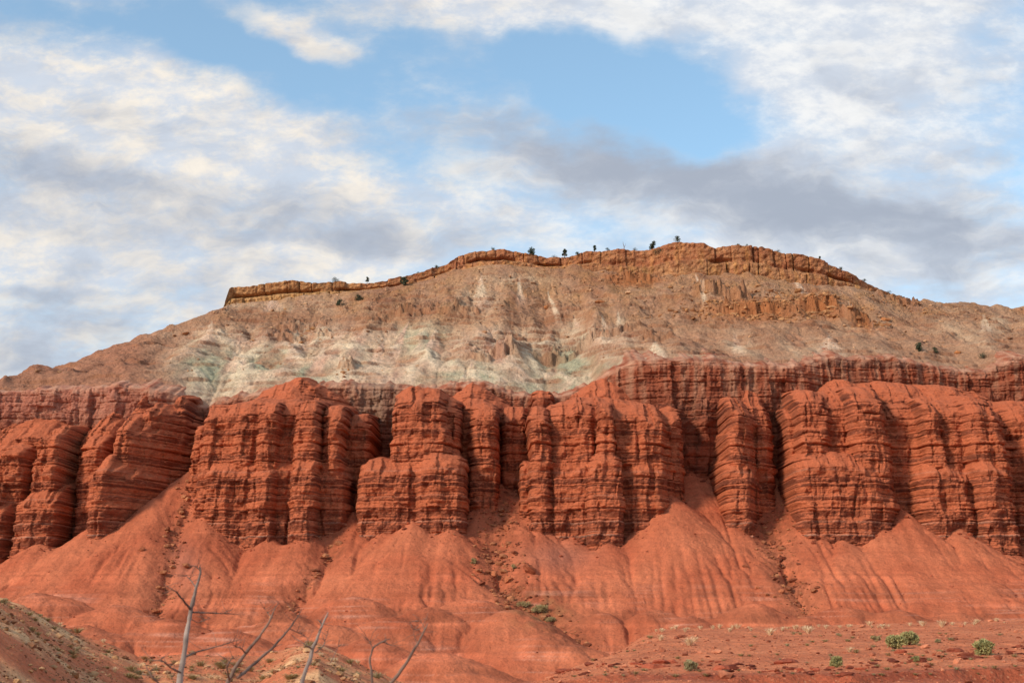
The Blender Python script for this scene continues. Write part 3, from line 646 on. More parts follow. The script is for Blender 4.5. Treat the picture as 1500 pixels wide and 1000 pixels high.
rocky = sstep(.95, 1.6, sl2)
C = mixc(C, lin(150, 98, 66), rocky * .4)
orb = np.maximum.reduce([blob(1110, 458, 90, 16), blob(1200, 455, 50, 14), blob(1265, 475, 30, 9, 30), blob(925, 412, 52, 7)])
C = mixc(C, lin(166, 102, 60), np.clip(orb * 1.1, 0, 1) * .8)
spk = sstep(.28, .5, n2(SX / 1.1, SY / 1.1, 103)) * (.25 + .75 * upper)
C = mixc(C, lin(120, 76, 54), spk * .5)
spk2 = sstep(.32, .5, n2(SX / .9, SY / .9, 104)) * .6
C = mixc(C, lin(196, 150, 108), spk2 * .5)
nearw = np.exp(-((SY - wally(SX)) / 3.5)) * np.clip(.6 + 1.4 * fbm(SX / 6, SY / 4, 3, 63), 0, 1)
C = mixc(C, lin(204, 158, 134), np.clip(nearw, 0, 1) * .8)
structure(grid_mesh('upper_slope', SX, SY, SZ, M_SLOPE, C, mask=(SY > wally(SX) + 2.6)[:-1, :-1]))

# ------------------------------------------------------------------ 5. caprock rim: blocks along the skyline, y(x, s)
kx = np.arange(W(329, 440, 521)[0], W(1312, 432, 556)[0], .22)
ns = 64
ss = np.linspace(0, 1, ns)
KX, KS = np.meshgrid(kx, ss)
top = rim_z(KX); bot = capb_z(KX) - 3.0
r5 = np.random.default_rng(55)
# joint-bounded blocks in two tiers
def blocks(seed, lo, hi):
    r = np.random.default_rng(seed); e = [kx[0] - 3]
    while e[-1] < kx[-1] + 5: e.append(e[-1] + r.uniform(lo, hi))
    e = np.array(e); return e, r.uniform(-1, 1, len(e)), r.uniform(-1, 1, len(e))
kw = KX + .5 * n2(KX / 3, KS * 3, 111)
e1, a1, b1 = blocks(1, 2.0, 9.0); e2, a2, b2 = blocks(2, 2.5, 12)
i1 = np.clip(np.searchsorted(e1, kw) - 1, 0, len(e1) - 2); i2 = np.clip(np.searchsorted(e2, kw) - 1, 0, len(e2) - 2)
g1 = np.minimum(kw - e1[i1], e1[i1 + 1] - kw); g2 = np.minimum(kw - e2[i2], e2[i2 + 1] - kw)
th_ = top - bot
topn = top + .3 * np.clip(th_ - 3, 0, 3) * n2(KX / 9, 0 * KX, 112) + .35 * n2(KX / 1.6, 0 * KX, 112) + .1 * np.clip(th_ - 3, 0, 3) * b1[i1]
KZ = bot + (topn - bot) * np.minimum(KS / .86, 1.0)
zr = (KZ - bot) / np.maximum(th_, .5)
KY = rim_y(KX) - 2.2 + 0 * KZ
tier = sstep(.52, .58, zr + .05 * n2(KX / 6, 0 * KX, 113))
KY = KY + tier * (1.1 + .7 * a1[i1] + .9 * np.exp(-(g1 / .25) ** 2) * np.clip(.6 + b1[i1], 0, 1.6)) + (1 - tier) * (.5 * a2[i2] + 1.3 * np.exp(-(g2 / .28) ** 2) * np.clip(.5 + b2[i2], 0, 1.6))
kzeta = KZ + .5 * n2(KX / 20, 0 * KX, 114)
KY = KY + .7 * strata(kzeta * 1.3, recess) * np.clip(.6 + 1.5 * n2(KX / 12, KZ / 3, 122), 0, 1.3) + .9 * fbm(KX / 2.4, KZ / 1.8, 4, 115) + 1.1 * fbm(KX / 14, KZ / 30, 2, 116)
KY = KY + np.clip(zr, 0, 1) * 1.2
ledge = np.exp(-((zr - .60 - .06 * n2(KX / 16, 0 * KX, 123)) / .06) ** 2) * 2.6 * np.clip(.5 + 2 * n2(KX / 10, 0 * KX, 117), 0, 1)
KY = KY + ledge
back = np.clip((KS - .86) / .14, 0, 1)
KY = KY + back ** 1.5 * 14
KZ = KZ - back ** 2 * 2.0 + (.5 * np.clip(back * 6, 0, 1)) * fbm(KX / 2.2, KY / 2.2, 2, 118)
cp, cq = project(KX, KY, KZ)
C = mixc(lin(184, 134, 94), lin(160, 106, 74), np.clip(.5 + 1.3 * fbm(KX / 9, KZ / 4, 3, 119), 0, 1))
C = mixc(C, lin(190, 138, 80), np.clip(1.6 * fbm(KX / 3, KZ / 9, 3, 120) + .1, 0, 1) * .6)
C = mixc(C, lin(192, 150, 98), sstep(600, 460, cp) * .7)
C = mixc(C, lin(112, 66, 44), np.clip(2.0 * fbm(KX / 1.2, KZ / 7, 3, 121), 0, 1) * .5)
C = C * (1 + .16 * (tier * a1[i1] + (1 - tier) * a2[i2]))[..., None]
C = mixc(C, lin(150, 84, 56), tier * .3 + .4 * back)
C = C * (1 + .08 * rng.normal(size=KX.shape))[..., None]
structure(grid_mesh('caprock_cliff', KX, KY, KZ, M_CAP, C))

# ------------------------------------------------------------------ 6. ground sheet and foreground banks
g = 6000.0
structure(make_mesh('ground', [(-g, -g, -16), (g, -g, -16), (g, g, -16), (-g, g, -16)], [(0, 1, 2, 3)], M_GROUND))
NY = 620
fy_ = 3.0 * (190 / 3.0) ** (np.linspace(0, 1, NY) ** .55)
fu_ = np.linspace(-.62, .62, 1500)
GU, GY = np.meshgrid(fu_, fy_); GX = GU * GY
def fore_z(x, y):
    x = np.asarray(x, float); y = np.asarray(y, float)
    px = 750 + FPX * (x / np.maximum(y, 1)) * math.cos(PITCH)
    fl = np.interp(y, [0, 12, 30, 60, 110, 160, 200], [-1.75, -1.95, -2.7, -5.4, -9.5, -13.0, -15])
    fl = fl + .25 * fbm(x / 9, y / 9, 3, 131)
    # right bench
    row = np.interp(px, [600, 760, 880, 960, 1200, 1500, 1700], [948, 935, 928, 918, 914, 905, 896])
    zt_ = W(750, row, 85.)[1]
    zr_ = -0.98 + (zt_ + .98) * np.clip((y - 40) / 45, -.15, 1.0) ** 1.0
    zr_ = np.where(y < 40, -0.98 + (zt_ + .98) * (y - 40) / 45 * .6, zr_)
    led_y = 44.0 + 1.0 * n2(x / 4, 0 * x, 132) + .5 * n2(x / 1.1, 0 * x, 133) + np.clip((x - 10) * .35, 0, 4)
    zr_ = zr_ - .42 * sstep(.22, -.22, y - led_y) * np.clip(.7 + 1.2 * n2(x / 5, 0 * x, 134), .15, 1.2)
    zr_ = zr_ - .5 * np.clip(26 - y, 0, 30) * .03
    xl = np.interp(y, [10, 38, 60, 85], [-6.0, -1.2, 2.0, 6.0]) + 1.0 * n2(y / 7, 0 * y, 135)
    m = sstep(-9, 3.5, x - xl) * (1 - sstep(83 + 2 * n2(x / 6, 0 * x, 136), 97, y))
    z = fl + (zr_ - fl) * m
    # left bank
    crest = np.interp(px, [-400, -150, 0, 60, 150, 230, 300, 400, 440, 480, 560, 650, 720], [858, 860, 865, 888, 935, 964, 964, 968, 952, 946, 981, 1016, 1056])
    zl = W(750, crest, 130.)[1] - np.where(y < 130, (130 - y) * .05, (y - 130) * .42) + .75 * fbm(x / 9, y / 9, 4, 137)
    ml = sstep(30, 75, y)
    zl = fl + (zl - fl) * ml
    k = .5; t_ = np.clip(.5 + .5 * (zl - z) / k, 0, 1)
    z = z + (zl - z) * t_ + k * t_ * (1 - t_) * .5
    z = np.maximum(z, -15.5)
    return z + .07 * fbm(x / 1.3, y / 1.3, 3, 138) * np.clip(y / 20, 0, 1)
GZ = fore_z(GX, GY) + .02 * n2(GX / .22, GY / .22, 139)
gp, gq = project(GX, GY, GZ)
C = mixc(lin(204, 122, 84), lin(186, 106, 72), np.clip(.5 + 1.2 * fbm(GX / 4, GY / 4, 4, 140), 0, 1))
leftm = sstep(700, 600, gp) * sstep(30, 60, GY)
C = mixc(C, mixc(lin(190, 118, 82), lin(224, 176, 128), np.clip(.42 + 2.2 * fbm(GX / 3, GY / 5, 4, 141), 0, 1)), leftm * np.clip(.45 + 2.4 * fbm(GX / 10, GY / 10, 4, 142), 0, 1) * .9)
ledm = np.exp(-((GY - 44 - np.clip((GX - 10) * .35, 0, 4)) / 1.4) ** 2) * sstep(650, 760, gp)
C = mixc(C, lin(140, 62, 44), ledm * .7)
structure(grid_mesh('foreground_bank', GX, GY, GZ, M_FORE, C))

# ------------------------------------------------------------------ rocks
def ico(sub=1):
    import bmesh
    bm = bmesh.new(); bmesh.ops.create_icosphere(bm, subdivisions=sub, radius=1)
    V = np.array([v.co[:] for v in bm.verts]); F = np.array([[v.index for v in f.verts] for f in bm.faces]); bm.free(); return V, F
ICO = {1: ico(1), 2: ico(2), 3: ico(3)}
def rock_shape(seed, sub=2, flat=.6):
    V, F = ICO[sub]; r = np.random.default_rng(seed); V = V.copy()
    for _ in range(9):                                   # planes chop the ball into an angular stone
        n = r.normal(size=3); n /= np.linalg.norm(n); dd = r.uniform(.45, .8)
        s = V @ n - dd; V = V - np.clip(s, 0, None)[:, None] * n
    V = V * (1 + .06 * r.normal(size=(len(V), 1)))
    V = V * np.array([r.uniform(.85, 1.3), r.uniform(.7, 1.0), flat * r.uniform(.75, 1.25)])
    return V, F
PROTO = {s: [rock_shape(i, s) for i in range(8)] for s in (1, 2)}
def scatter_rocks(name, P, S, cols, sub=1, label=None):
    r = np.random.default_rng(len(P)); VV, FF, CC, base = [], [], [], 0
    for p, s, c in zip(P, S, cols):
        V, F = PROTO[sub][r.integers(8)]; a = r.uniform(0, 6.283); ca, sa = math.cos(a), math.sin(a)
        R = np.array([[ca, -sa, 0], [sa, ca, 0], [0, 0, 1]]); V2 = (V * s) @ R.T
        tl = r.uniform(-.4, .4); R2 = np.array([[1, 0, 0], [0, math.cos(tl), -math.sin(tl)], [0, math.sin(tl), math.cos(tl)]])
        VV.append(V2 @ R2.T + p); FF.append(F + base); base += len(V); CC.append(np.repeat(c[None], len(V), 0))
    o = make_mesh(name, np.concatenate(VV), np.concatenate(FF), M_STONE, np.concatenate(CC), smooth=False)
    o['kind'] = 'stuff'
    return o
# rubble on the upper slope
def pick(n, fn): return np.array([fn() for _ in range(n)])
P, S, Cc = [], [], []
n_try = 15000
ux = rng.uniform(-230, 240, n_try); uy = rng.uniform(435, 560, n_try); uz = up_z(ux, uy)
upx, upy = project(ux, uy, uz)
keep = (uy < rim_y(ux) - 2) & (rng.random(n_try) < np.clip(.15 + .85 * sstep(540, 430, upy) + .9 * n2(ux / 14, uy / 14, 151), .05, 1))
for x, y, z in zip(ux[keep], uy[keep], uz[keep]):
    s = .18 + .22 * rng.pareto(2.8); s = min(s, 1.5)
    P.append((x, y, z + s * .15)); S.append(s); Cc.append(mixc(lin(128, 88, 64), lin(196, 154, 118), rng.random()))
for (px, py, hwp, n_) in [(1110, 458, 80, 260), (1195, 452, 40, 140), (1262, 474, 34, 80), (930, 410, 45, 60), (1130, 430, 110, 120), (1010, 460, 60, 60), (440, 487, 50, 20), (1330, 450, 60, 60), (505, 545, 10, 12)]:
    ox, oy, oz = place_up(px, py); hw = hwp / FPX * oy
    x_ = ox + rng.normal(0, .55, n_) * hw; y_ = oy + rng.normal(0, 5, n_); z_ = sample(SZ, uhx, uhy, x_, y_)
    for a, b, c in zip(x_, y_, z_):
        s = (rng.uniform(.35, .7) + .45 * min(rng.pareto(2.5), 2.2)) * (1.35 if 1080 < px < 1300 else 1); P.append((a, b, c + s * .1)); S.append(s); Cc.append(mixc(lin(136, 90, 60), lin(182, 134, 92), rng.random()))
scatter_rocks('rubble', P, S, Cc, 1)
# scree in the talus channels
P, S, Cc = [], [], []
for c_, w_, n_ in zip(CH, (4.8, 4.6, 2.2, 1.6), (1500, 620, 340, 200)):
    c_ = np.array(c_, float); xx = W(c_[:, 0], c_[:, 1], c_[:, 2])[0]
    tt = rng.uniform(0, len(c_) - 1, n_); 
    x = np.interp(tt, range(len(c_)), xx) + rng.normal(0, w_, n_) * .7; y = np.interp(tt, range(len(c_)), c_[:, 2]) + rng.normal(0, w_, n_) * .5
    z = talus_z(x, y)
    for a, b, c in zip(x, y, z):
        s = min(.16 + .26 * rng.pareto(2.4), 1.5); P.append((a, b, c + s * .15)); S.append(s); Cc.append(mixc(lin(112, 58, 42), lin(176, 116, 80), rng.random()))
n_ = 3000
x = rng.uniform(-170, 170, n_); y = rng.uniform(285, 385, n_); z = talus_z(x, y)
for a, b, c in zip(x, y, z):
    s = min(.12 + .10 * rng.pareto(3), .6); P.append((a, b, c + s * .1)); S.append(s); Cc.append(mixc(lin(120, 58, 42), lin(190, 108, 80), rng.random()))
dT = talus_z(X, Yc) - Z
for j in rng.choice(len(xs), 900):
    col_ = dT[:, j]; i = np.where((col_[:-1] > 0) & (col_[1:] <= 0))[0]
    if len(i) == 0: continue
    yy = Yc[i[0], j] - rng.exponential(2.2) - .2; xx_ = xs[j] + rng.normal(0, .6); s = min(.15 + .16 * rng.pareto(2.4), 1.1)
    P.append((xx_, yy, float(talus_z(xx_, yy)) + s * .15)); S.append(s); Cc.append(mixc(lin(96, 50, 38), lin(176, 92, 62), rng.random()))
scatter_rocks('scree', P, S, Cc, 1)
# gravel on the banks
P, S, Cc = [], [], []
n_ = 16000
u = rng.uniform(-.42, .42, n_); y = 36 + 92 * rng.random(n_) ** 1.2; x = u * y; z = fore_z(x, y); gpx, gpy = project(x, y, z)
for a, b, c, q in zip(x, y, z, gpx):
    s = min(.03 + .03 * rng.pareto(2.6), .28) * (1.0 if q > 650 else 1.6)
    P.append((a, b, c + s * .2)); S.append(s)
    Cc.append(mixc(lin(128, 66, 46), lin(206, 132, 98), rng.random()) if q > 650 else mixc(lin(112, 72, 50), lin(190, 146, 104), rng.random()))
n_ = 5000
px_ = rng.uniform(-60, 640, n_); y = rng.uniform(70, 131, n_); x = (px_ - 750) / FPX / math.cos(PITCH) * y; z = fore_z(x, y)
for a, b, c in zip(x, y, z):
    s = min(.05 + .06 * rng.pareto(2.3), .5); P.append((a, b, c + s * .2)); S.append(s); Cc.append(mixc(lin(112, 66, 46), lin(206, 160, 116), rng.random()))
scatter_rocks('gravel', P, S, Cc, 1)

# ------------------------------------------------------------------ first hit of a sight line on the ground
def hit(px, py, near=20, far=640):
    Yd = np.concatenate([np.linspace(near, 185, 800), np.linspace(190, 428, 1000), np.linspace(430, 660, 600)]); Yd = Yd[(Yd >= near) & (Yd <= far)]
    x, z = W(px, py, Yd)
    s = np.where(Yd < 200, fore_z(x, Yd), np.where(Yd < 429, talus_z(x, Yd), up_z(x, Yd)))
    i = int(np.argmax(s >= z)) if np.any(s >= z) else len(Yd) - 1
    return float(x[i]), float(Yd[i]), float(s[i])

exec_objects = True
# ------------------------------------------------------------------ 7. individual boulders
def boulder(px, py, wpx, label, flat=.7, tone=.4, seed=0, tilt=0.0, near=225, far=428, c_a=(120, 62, 44), c_b=(184, 112, 76), group='boulders of the debris channels'):
    x, y, z = hit(px, py, near, far)
    V, F = rock_shape(900 + seed, 3, flat)
    s = wpx / 2 / FPX * y
    ct, st_ = math.cos(tilt), math.sin(tilt)
    V = V * s; V = V @ np.array([[ct, 0, -st_], [0, 1, 0], [st_, 0, ct]]).T
    c = mixc(lin(*c_a), lin(*c_b), tone); cc = np.repeat(c[None], len(V), 0) * (1 + .18 * n2(V[:, 2] / s * 4, V[:, 0] / s, seed))[:, None]
    o = make_mesh('boulder', V, F, M_STONE, cc, smooth=False)
    o.location = (x, y, z + s * flat * .35)
    tag(o, label, 'boulder', group)
B = [(776, 836, 30, 'big slanting red slab of rock, the largest boulder below the broad central buttress', .5, .25, 1, -.55),
     (745, 851, 16, 'rounded tan boulder just left of and below the big slanting slab', .75, .75, 2, 0),
     (762, 866, 17, 'low brown boulder lowest in the debris channel left of the big slab', .5, .35, 3, .1),
     (723, 843, 13, 'ochre boulder in a pile left of the slanting slab', .8, .8, 4, 0),
     (704, 857, 15, 'dark flat boulder at the left edge of the debris pile', .6, .1, 5, .2),
     (742, 776, 13, 'red boulder high in the debris channel under the recessed pillars', .8, .5, 6, 0),
     (694, 823, 11, 'lone dark red stone on the smooth fan left of the debris channel', .85, .1, 7, 0),
     (1109, 862, 8, 'small pale block at the foot of the rubble below the narrow pillar', .8, 1.0, 8, 0),
     (1146, 868, 9, 'tan block right of the small pale block in the rubble', .8, .75, 9, 0),
     (1092, 830, 8, 'brown stone on the left bank of the rubble below the narrow pillar', .7, .3, 10, 0),
     (228, 896, 14, 'yellowish boulder at the foot of the left dark gully', .6, .8, 11, 0),
     (213, 897, 10, 'dark boulder beside the yellowish boulder in the left gully', .7, .1, 12, 0),
     (207, 806, 8, 'small red block standing on the smooth slope below the left buttress', .9, .5, 13, 0),
     (435, 866, 7, 'pale stone in the narrow dark gully left of the central fan', .8, .9, 14, 0)]
for b in B: boulder(*b)
for i, (px, py, w, lb) in enumerate([(272, 490, 13, 'flat reddish boulder on the bare slope left of the rim cliff'), (879, 444, 15, 'wide orange boulder on the rubble slope below the rim overhang'), (800, 452, 13, 'low orange boulder left of the wide orange one on the rubble slope'), (1297, 470, 14, 'brown boulder beside the pale strip right of the outcrop'), (1402, 518, 13, 'rust boulder between the green bushes above the right cliff')]):
    boulder(px, py, w, lb, .55, .3 + .1 * i, 40 + i, 0, 430, 640, (140, 84, 54), (184, 124, 78), 'boulders on the upper slope')

# ------------------------------------------------------------------ 8. plants
def leaf_material(name, c1, c2, tr=.15):
    m = bpy.data.materials.new(name); m.use_nodes = True; nt = m.node_tree; b = nt.nodes['Principled BSDF']
    b.inputs['Roughness'].default_value = .8; b.inputs['Specular IOR Level'].default_value = .15
    tcn = nt.nodes.new('ShaderNodeTexCoord'); n = nt.nodes.new('ShaderNodeTexNoise'); n.inputs['Scale'].default_value = 6; n.inputs['Detail'].default_value = 3
    nt.links.new(tcn.outputs['Object'], n.inputs['Vector'])
    mr = nt.nodes.new('ShaderNodeMapRange'); nt.links.new(n.outputs[0], mr.inputs[0]); mr.inputs[1].default_value = .35; mr.inputs[2].default_value = .65
    mx = nt.nodes.new('ShaderNodeMix'); mx.data_type = 'RGBA'; nt.links.new(mr.outputs[0], mx.inputs[0]); mx.inputs[6].default_value = tuple(c1) + (1,); mx.inputs[7].default_value = tuple(c2) + (1,)
    nt.links.new(mx.outputs[2], b.inputs['Base Color'])
    return m
M_JUN = leaf_material('juniper_leaf', (.035, .05, .028), (.075, .09, .05))
M_SAGE = leaf_material('green_brush_leaf', (.22, .21, .08), (.44, .39, .17))
M_GREYSAGE = leaf_material('grey_sage_leaf', (.26, .22, .11), (.42, .35, .19))
M_STRAW = leaf_material('dry_straw', (.62, .44, .26), (.85, .66, .42))
M_DRYTUFT = leaf_material('olive_tuft', (.24, .19, .08), (.42, .31, .15))
def wood_material(name, c1, c2):
    m = leaf_material(name, c1, c2); nt = m.node_tree
    n = nt.nodes.new('ShaderNodeTexNoise'); n.inputs['Scale'].default_value = 30; n.inputs['Detail'].default_value = 5
    mp = nt.nodes.new('ShaderNodeMapping'); mp.inputs[3].default_value = (1, 1, .12); t_ = nt.nodes.new('ShaderNodeTexCoord')
    nt.links.new(t_.outputs['Object'], mp.inputs[0]); nt.links.new(mp.outputs[0], n.inputs['Vector'])
    bp = nt.nodes.new('ShaderNodeBump'); bp.inputs['Strength'].default_value = .6; bp.inputs['Distance'].default_value = .02
    nt.links.new(n.outputs[0], bp.inputs['Height']); nt.links.new(bp.outputs[0], nt.nodes['Principled BSDF'].inputs['Normal'])
    return m
M_WOODP = wood_material('weathered_pale_wood', (.17, .13, .11), (.40, .33, .28))
M_WOODD = wood_material('weathered_dark_wood', (.11, .07, .055), (.24, .16, .12))
M_BARK = wood_material('juniper_bark', (.08, .055, .04), (.16, .11, .08))

def tube(pts, rad, n=8):
    pts = np.array(pts, float); V, F = [], []
    for i, p in enumerate(pts):
        t_ = pts[min(i + 1, len(pts) - 1)] - pts[max(i - 1, 0)]; t_ /= np.linalg.norm(t_) + 1e-9
        a = np.cross(t_, (0.3, 1, 0.1)); a /= np.linalg.norm(a) + 1e-9; b = np.cross(t_, a)
        for k in range(n):
            th = 2 * math.pi * k / n; V.append(p + rad[i] * (math.cos(th) * a + math.sin(th) * b))
    for i in range(len(pts) - 1):
        for k in range(n):
            F.append((i * n + k, i * n + (k + 1) % n, (i + 1) * n + (k + 1) % n, (i + 1) * n + k))
    V.append(pts[0]); V.append(pts[-1])
    for k in range(n):
        F.append((len(V) - 2, (k + 1) % n, k, k)); q = (len(pts) - 1) * n; F.append((len(V) - 1, q + k, q + (k + 1) % n, q + (k + 1) % n))
    return np.array(V), F
def poly_obj(name, parts, mat, parent=None, smooth=True):
    V, F, base = [], [], 0
    for v, f in parts:
        V.append(v); F += [tuple(dict.fromkeys(i + base for i in q)) for q in f]; base += len(v)
    me = bpy.data.meshes.new(name); me.from_pydata(np.concatenate(V).tolist(), [], F); me.materials.append(mat)
    me.polygons.foreach_set('use_smooth', np.full(len(me.polygons), smooth))
    o = bpy.data.objects.new(name, me); COL.objects.link(o)
    if parent: o.parent = parent
    return o
def leaves(r, centers, radii, count, size, elong=1.0, up=0.0):
    """small leaf faces spread through clumps"""
    centers = np.array(centers); k = r.integers(0, len(centers), count)
    d = r.normal(size=(count, 3)); d /= np.linalg.norm(d, axis=1)[:, None]
    P = centers[k] + d * (np.array(radii)[k] * r.uniform(.35, 1.05, count) ** .6)[:, None] * np.array([1, 1, .85])
    a = r.normal(size=(count, 3)) + np.array([0, 0, up]) + d * .6; a /= np.linalg.norm(a, axis=1)[:, None]
    b = np.cross(a, r.normal(size=(count, 3))); b /= np.linalg.norm(b, axis=1)[:, None] + 1e-9
    s = size * r.uniform(.6, 1.4, count)[:, None]
    V = np.stack([P - b * s * .5, P + b * s * .5, P + a * s * elong + b * s * .2, P + a * s * elong - b * s * .2], 1).reshape(-1, 3)
    return V, np.arange(count * 4).reshape(-1, 4)
def juniper(px, py, hpx, wpx, label, place='rim', seed=0, lean=0.0):
    if place == 'rim':
        Yd = float(np.interp(px, [p[0] for p in RIM], [p[2] for p in RIM])) + .8
        x, z = W(px, py, Yd); z = float(rim_z(W(px, 400, Yd)[0]) - .1) if py == 0 else float(min(z, rim_z(x) + .2)); x = float(W(px, 400, Yd)[0]); y = Yd
    else:
        x, y, z = hit(px, py, 430, 640)
    r = np.random.default_rng(300 + seed)
    h = hpx / FPX * y; w = wpx / FPX * y
    root = empty('juniper_tree', (x, y, z)); tag(root, label, 'tree', ('scrub on the rim' if py == 0 else 'junipers along the rim') if place == 'rim' else 'junipers on the upper slope')
    th = h * .35
    trunk = [tube([(0, 0, -.6), (lean * .2, 0, th * .4), (lean * .5, 0, th), (lean * .8, .05, h * .8)], [h * .05, h * .045, h * .035, h * .012], 7)]
    cs, rs = [], []
    for k in range(13):
        a = r.uniform(0, 6.28); q = r.uniform(.0, .44) * w; hz = r.uniform(.08, .86) * h
        q *= 1.0 - .6 * max(0, hz / h - .5) * 2
        c = (lean * hz / h + q * math.cos(a), q * math.sin(a), hz); cs.append(c); rs.append(w * r.uniform(.14, .26))
        trunk.append(tube([(lean * .3, 0, th * .5), (c[0] * .6, c[1] * .6, hz * .75), c], [h * .022, h * .015, h * .006], 5))
    poly_obj('trunk', trunk, M_BARK, root)
    V, F = leaves(r, cs, rs, 700, h * .07, 1.3, .5)
    make_mesh('crown', V, F, M_JUN, None, False, root)
    return root
J = [(778, 374, 13, 13, 'bushy dark juniper on the rim, nearest the left rim hump', 'rim', 1, .3), (827, 376, 12, 8, 'thin open juniper on the rim left of the small dark cone tree', 'rim', 2, .1), (871, 367, 9, 7, 'small dark cone-shaped juniper standing alone on the rim', 'rim', 3, 0),
     (957, 364, 13, 12, 'dense juniper beside a dark bush just below the highest rim block', 'rim', 5, 0), (994, 353, 8, 11, 'short windblown juniper on top of the highest rim block', 'rim', 6, -.3), (1202, 381, 7, 4, 'tiny upright juniper alone on the falling right rim', 'rim', 7, 0),
     (491, 412, 6, 15, 'low wide juniper peeking over the left rim cliff', 'rim', 8, 0), (538, 413, 8, 6, 'small round juniper on the rim where the left cliff fades out', 'rim', 9, 0),
     (536, 422, 8, 13, 'olive bush just under the rim below the small round juniper', 'slope', 10, 0), (592, 419, 14, 13, 'roundest dark juniper on the slope close under the rim', 'slope', 11, 0), (497, 448, 11, 12, 'dark round juniper lowest on the left rubble slope', 'slope', 12, 0), (526, 440, 9, 12, 'dark juniper just right of and above the lowest one on the left slope', 'slope', 13, 0),
     (1346, 515, 14, 12, 'tallest green bush on the bench above the right cliff', 'slope', 14, 0), (1369, 517, 8, 10, 'small green bush right of the tallest one above the right cliff', 'slope', 15, 0), (1440, 526, 8, 20, 'wide low green bush above the cliff near the right edge', 'slope', 16, 0), (965, 372, 9, 20, 'dark sprawling bush in the notch left of the highest rim block', 'rim', 17, 0)]
for j in J: juniper(*j)
for i, px in enumerate([612, 640, 722, 812, 846, 890, 930, 1082, 1096, 1140, 1178, 1232, 1266, 1300]):
    juniper(px, 0, 3 + 2.2 * ((i * 37) % 10) / 10, 6 + 5 * ((i * 53) % 10) / 10, 'low dark scrub tuft on the rim edge', 'rim', 60 + i, 0)
# bare snag on the rim
xg, zg = W(914, 366, 537.); root = empty('dead_snag', (xg, 537, zg)); tag(root, 'bare dead snag without leaves on the rim between two junipers', 'dead tree')
poly_obj('trunk', [tube([(0, 0, -.5), (.1, 0, 1.2), (-.25, 0, 2.4), (-.35, 0, 3.4)], [.16, .13, .09, .04], 6)], M_WOODD, root)
poly_obj('branch', [tube([(.05, 0, 1.0), (.5, 0, 1.8), (.7, .1, 2.6)], [.09, .06, .03], 5)], M_WOODD, root)

def shrub(px, py, wpx, hpx, label, mat, seed, n=2600, near=24, group='green shrubs on the gravel bench', name='desert_shrub', far=185):
    x, y, z = hit(px, py, near, far); r = np.random.default_rng(500 + seed)
    w = .78 * wpx / FPX * y; h = .88 * hpx / FPX * y
    root = empty(name, (x, y, z)); tag(root, label, 'shrub', group)
    stems, cs, rs = [], [], []
    for k in range(16):
        a = r.uniform(0, 6.28); q = r.uniform(.1, .42) * w; hz = h * r.uniform(.18, .85) * (1 - .6 * (q / w))
        c = (q * math.cos(a), q * math.sin(a) * .8, hz); cs.append(c); rs.append(.5 * (w * .17 + h * .22))
        stems.append(tube([(0, 0, -.05), (c[0] * .5, c[1] * .5, hz * .45), c], [w * .018, w * .012, w * .004], 5))
    poly_obj('stem', stems, M_WOODD, root)
    V, F = leaves(r, cs, rs, n, h * .065, 2.6, 1.2)
    V[:, 2] = np.maximum(V[:, 2], -.02)
    make_mesh('foliage', V, F, mat, None, False, root)
SH = [(1312, 950, 36, 24, 'grey-green shrub, left half of the long clump on the gravel bench', M_SAGE), (1334, 944, 32, 22, 'green shrub, right half of the long clump on the gravel bench', M_SAGE), (1442, 959, 34, 26, 'leafy green shrub with a dark shaded base near the right edge', M_SAGE), (1226, 977, 22, 18, 'round bright green shrub just above the dark rock ledge', M_SAGE), (1012, 983, 24, 18, 'grey-green round shrub sitting on the ledge at the lower middle', M_GREYSAGE), (1342, 969, 18, 10, 'small low green shrub below the long clump', M_SAGE),
      (1283, 937, 24, 7, 'flat brownish shrub left of the long green clump', M_DRYTUFT), (1374, 941, 12, 6, 'small grey cushion shrub right of the long clump', M_GREYSAGE)]
for i, s in enumerate(SH): shrub(*s[:5], s[5], i)
shrub(694, 826, 13, 10, 'dark bush on the smooth fan left of the debris channel', M_DRYTUFT, 30, 500, 225, 'bushes on the talus', far=428)
shrub(752, 833, 12, 9, 'olive bush in the debris channel left of the big slanting slab', M_DRYTUFT, 31, 500, 225, 'bushes on the talus', far=428)
for i, (px, py, w, h, lb) in enumerate([(770, 889, 34, 9, 'leftmost of the dry brush patches below the debris channel'), (792, 898, 34, 14, 'densest dry brush patch below the debris channel'), (806, 911, 26, 9, 'lowest of the dry brush patches below the debris channel')]):
    shrub(px, py, w, h, lb, M_DRYTUFT, 40 + i, 1200, 225, 'dry brush below the debris channel', far=428)

def tuft_mesh(name, seed, n, spread, mat):
    r = np.random.default_rng(seed); V, F = [], []
    for k in range(n):
        a = r.uniform(0, 6.28); q = r.uniform(0, .16 + .3 * (spread > 1.3)); l = r.uniform(.55, 1.0); o = r.uniform(.1, spread)
        b0 = np.array([q * math.cos(a), q * math.sin(a), -.03]); m_ = b0 + np.array([o * .4 * math.cos(a), o * .4 * math.sin(a), l * .6]); t_ = b0 + np.array([o * math.cos(a), o * math.sin(a), l])
        s = np.array([-math.sin(a), math.cos(a), 0]) * .035
        i = len(V); V += [b0 - s, b0 + s, m_ + s * .8, m_ - s * .8, t_]; F += [(i, i + 1, i + 2, i + 3), (i + 3, i + 2, i + 4)]
    me = bpy.data.meshes.new(name); me.from_pydata([tuple(v) for v in V], [], F); me.materials.append(mat); return me
STRAW = [tuft_mesh('grass_tuft', 600 + i, 70, 1.1, M_STRAW) for i in range(4)]
OLIVE = [tuft_mesh('grass_tuft', 620 + i, 110, 1.9, M_DRYTUFT) for i in range(4)]
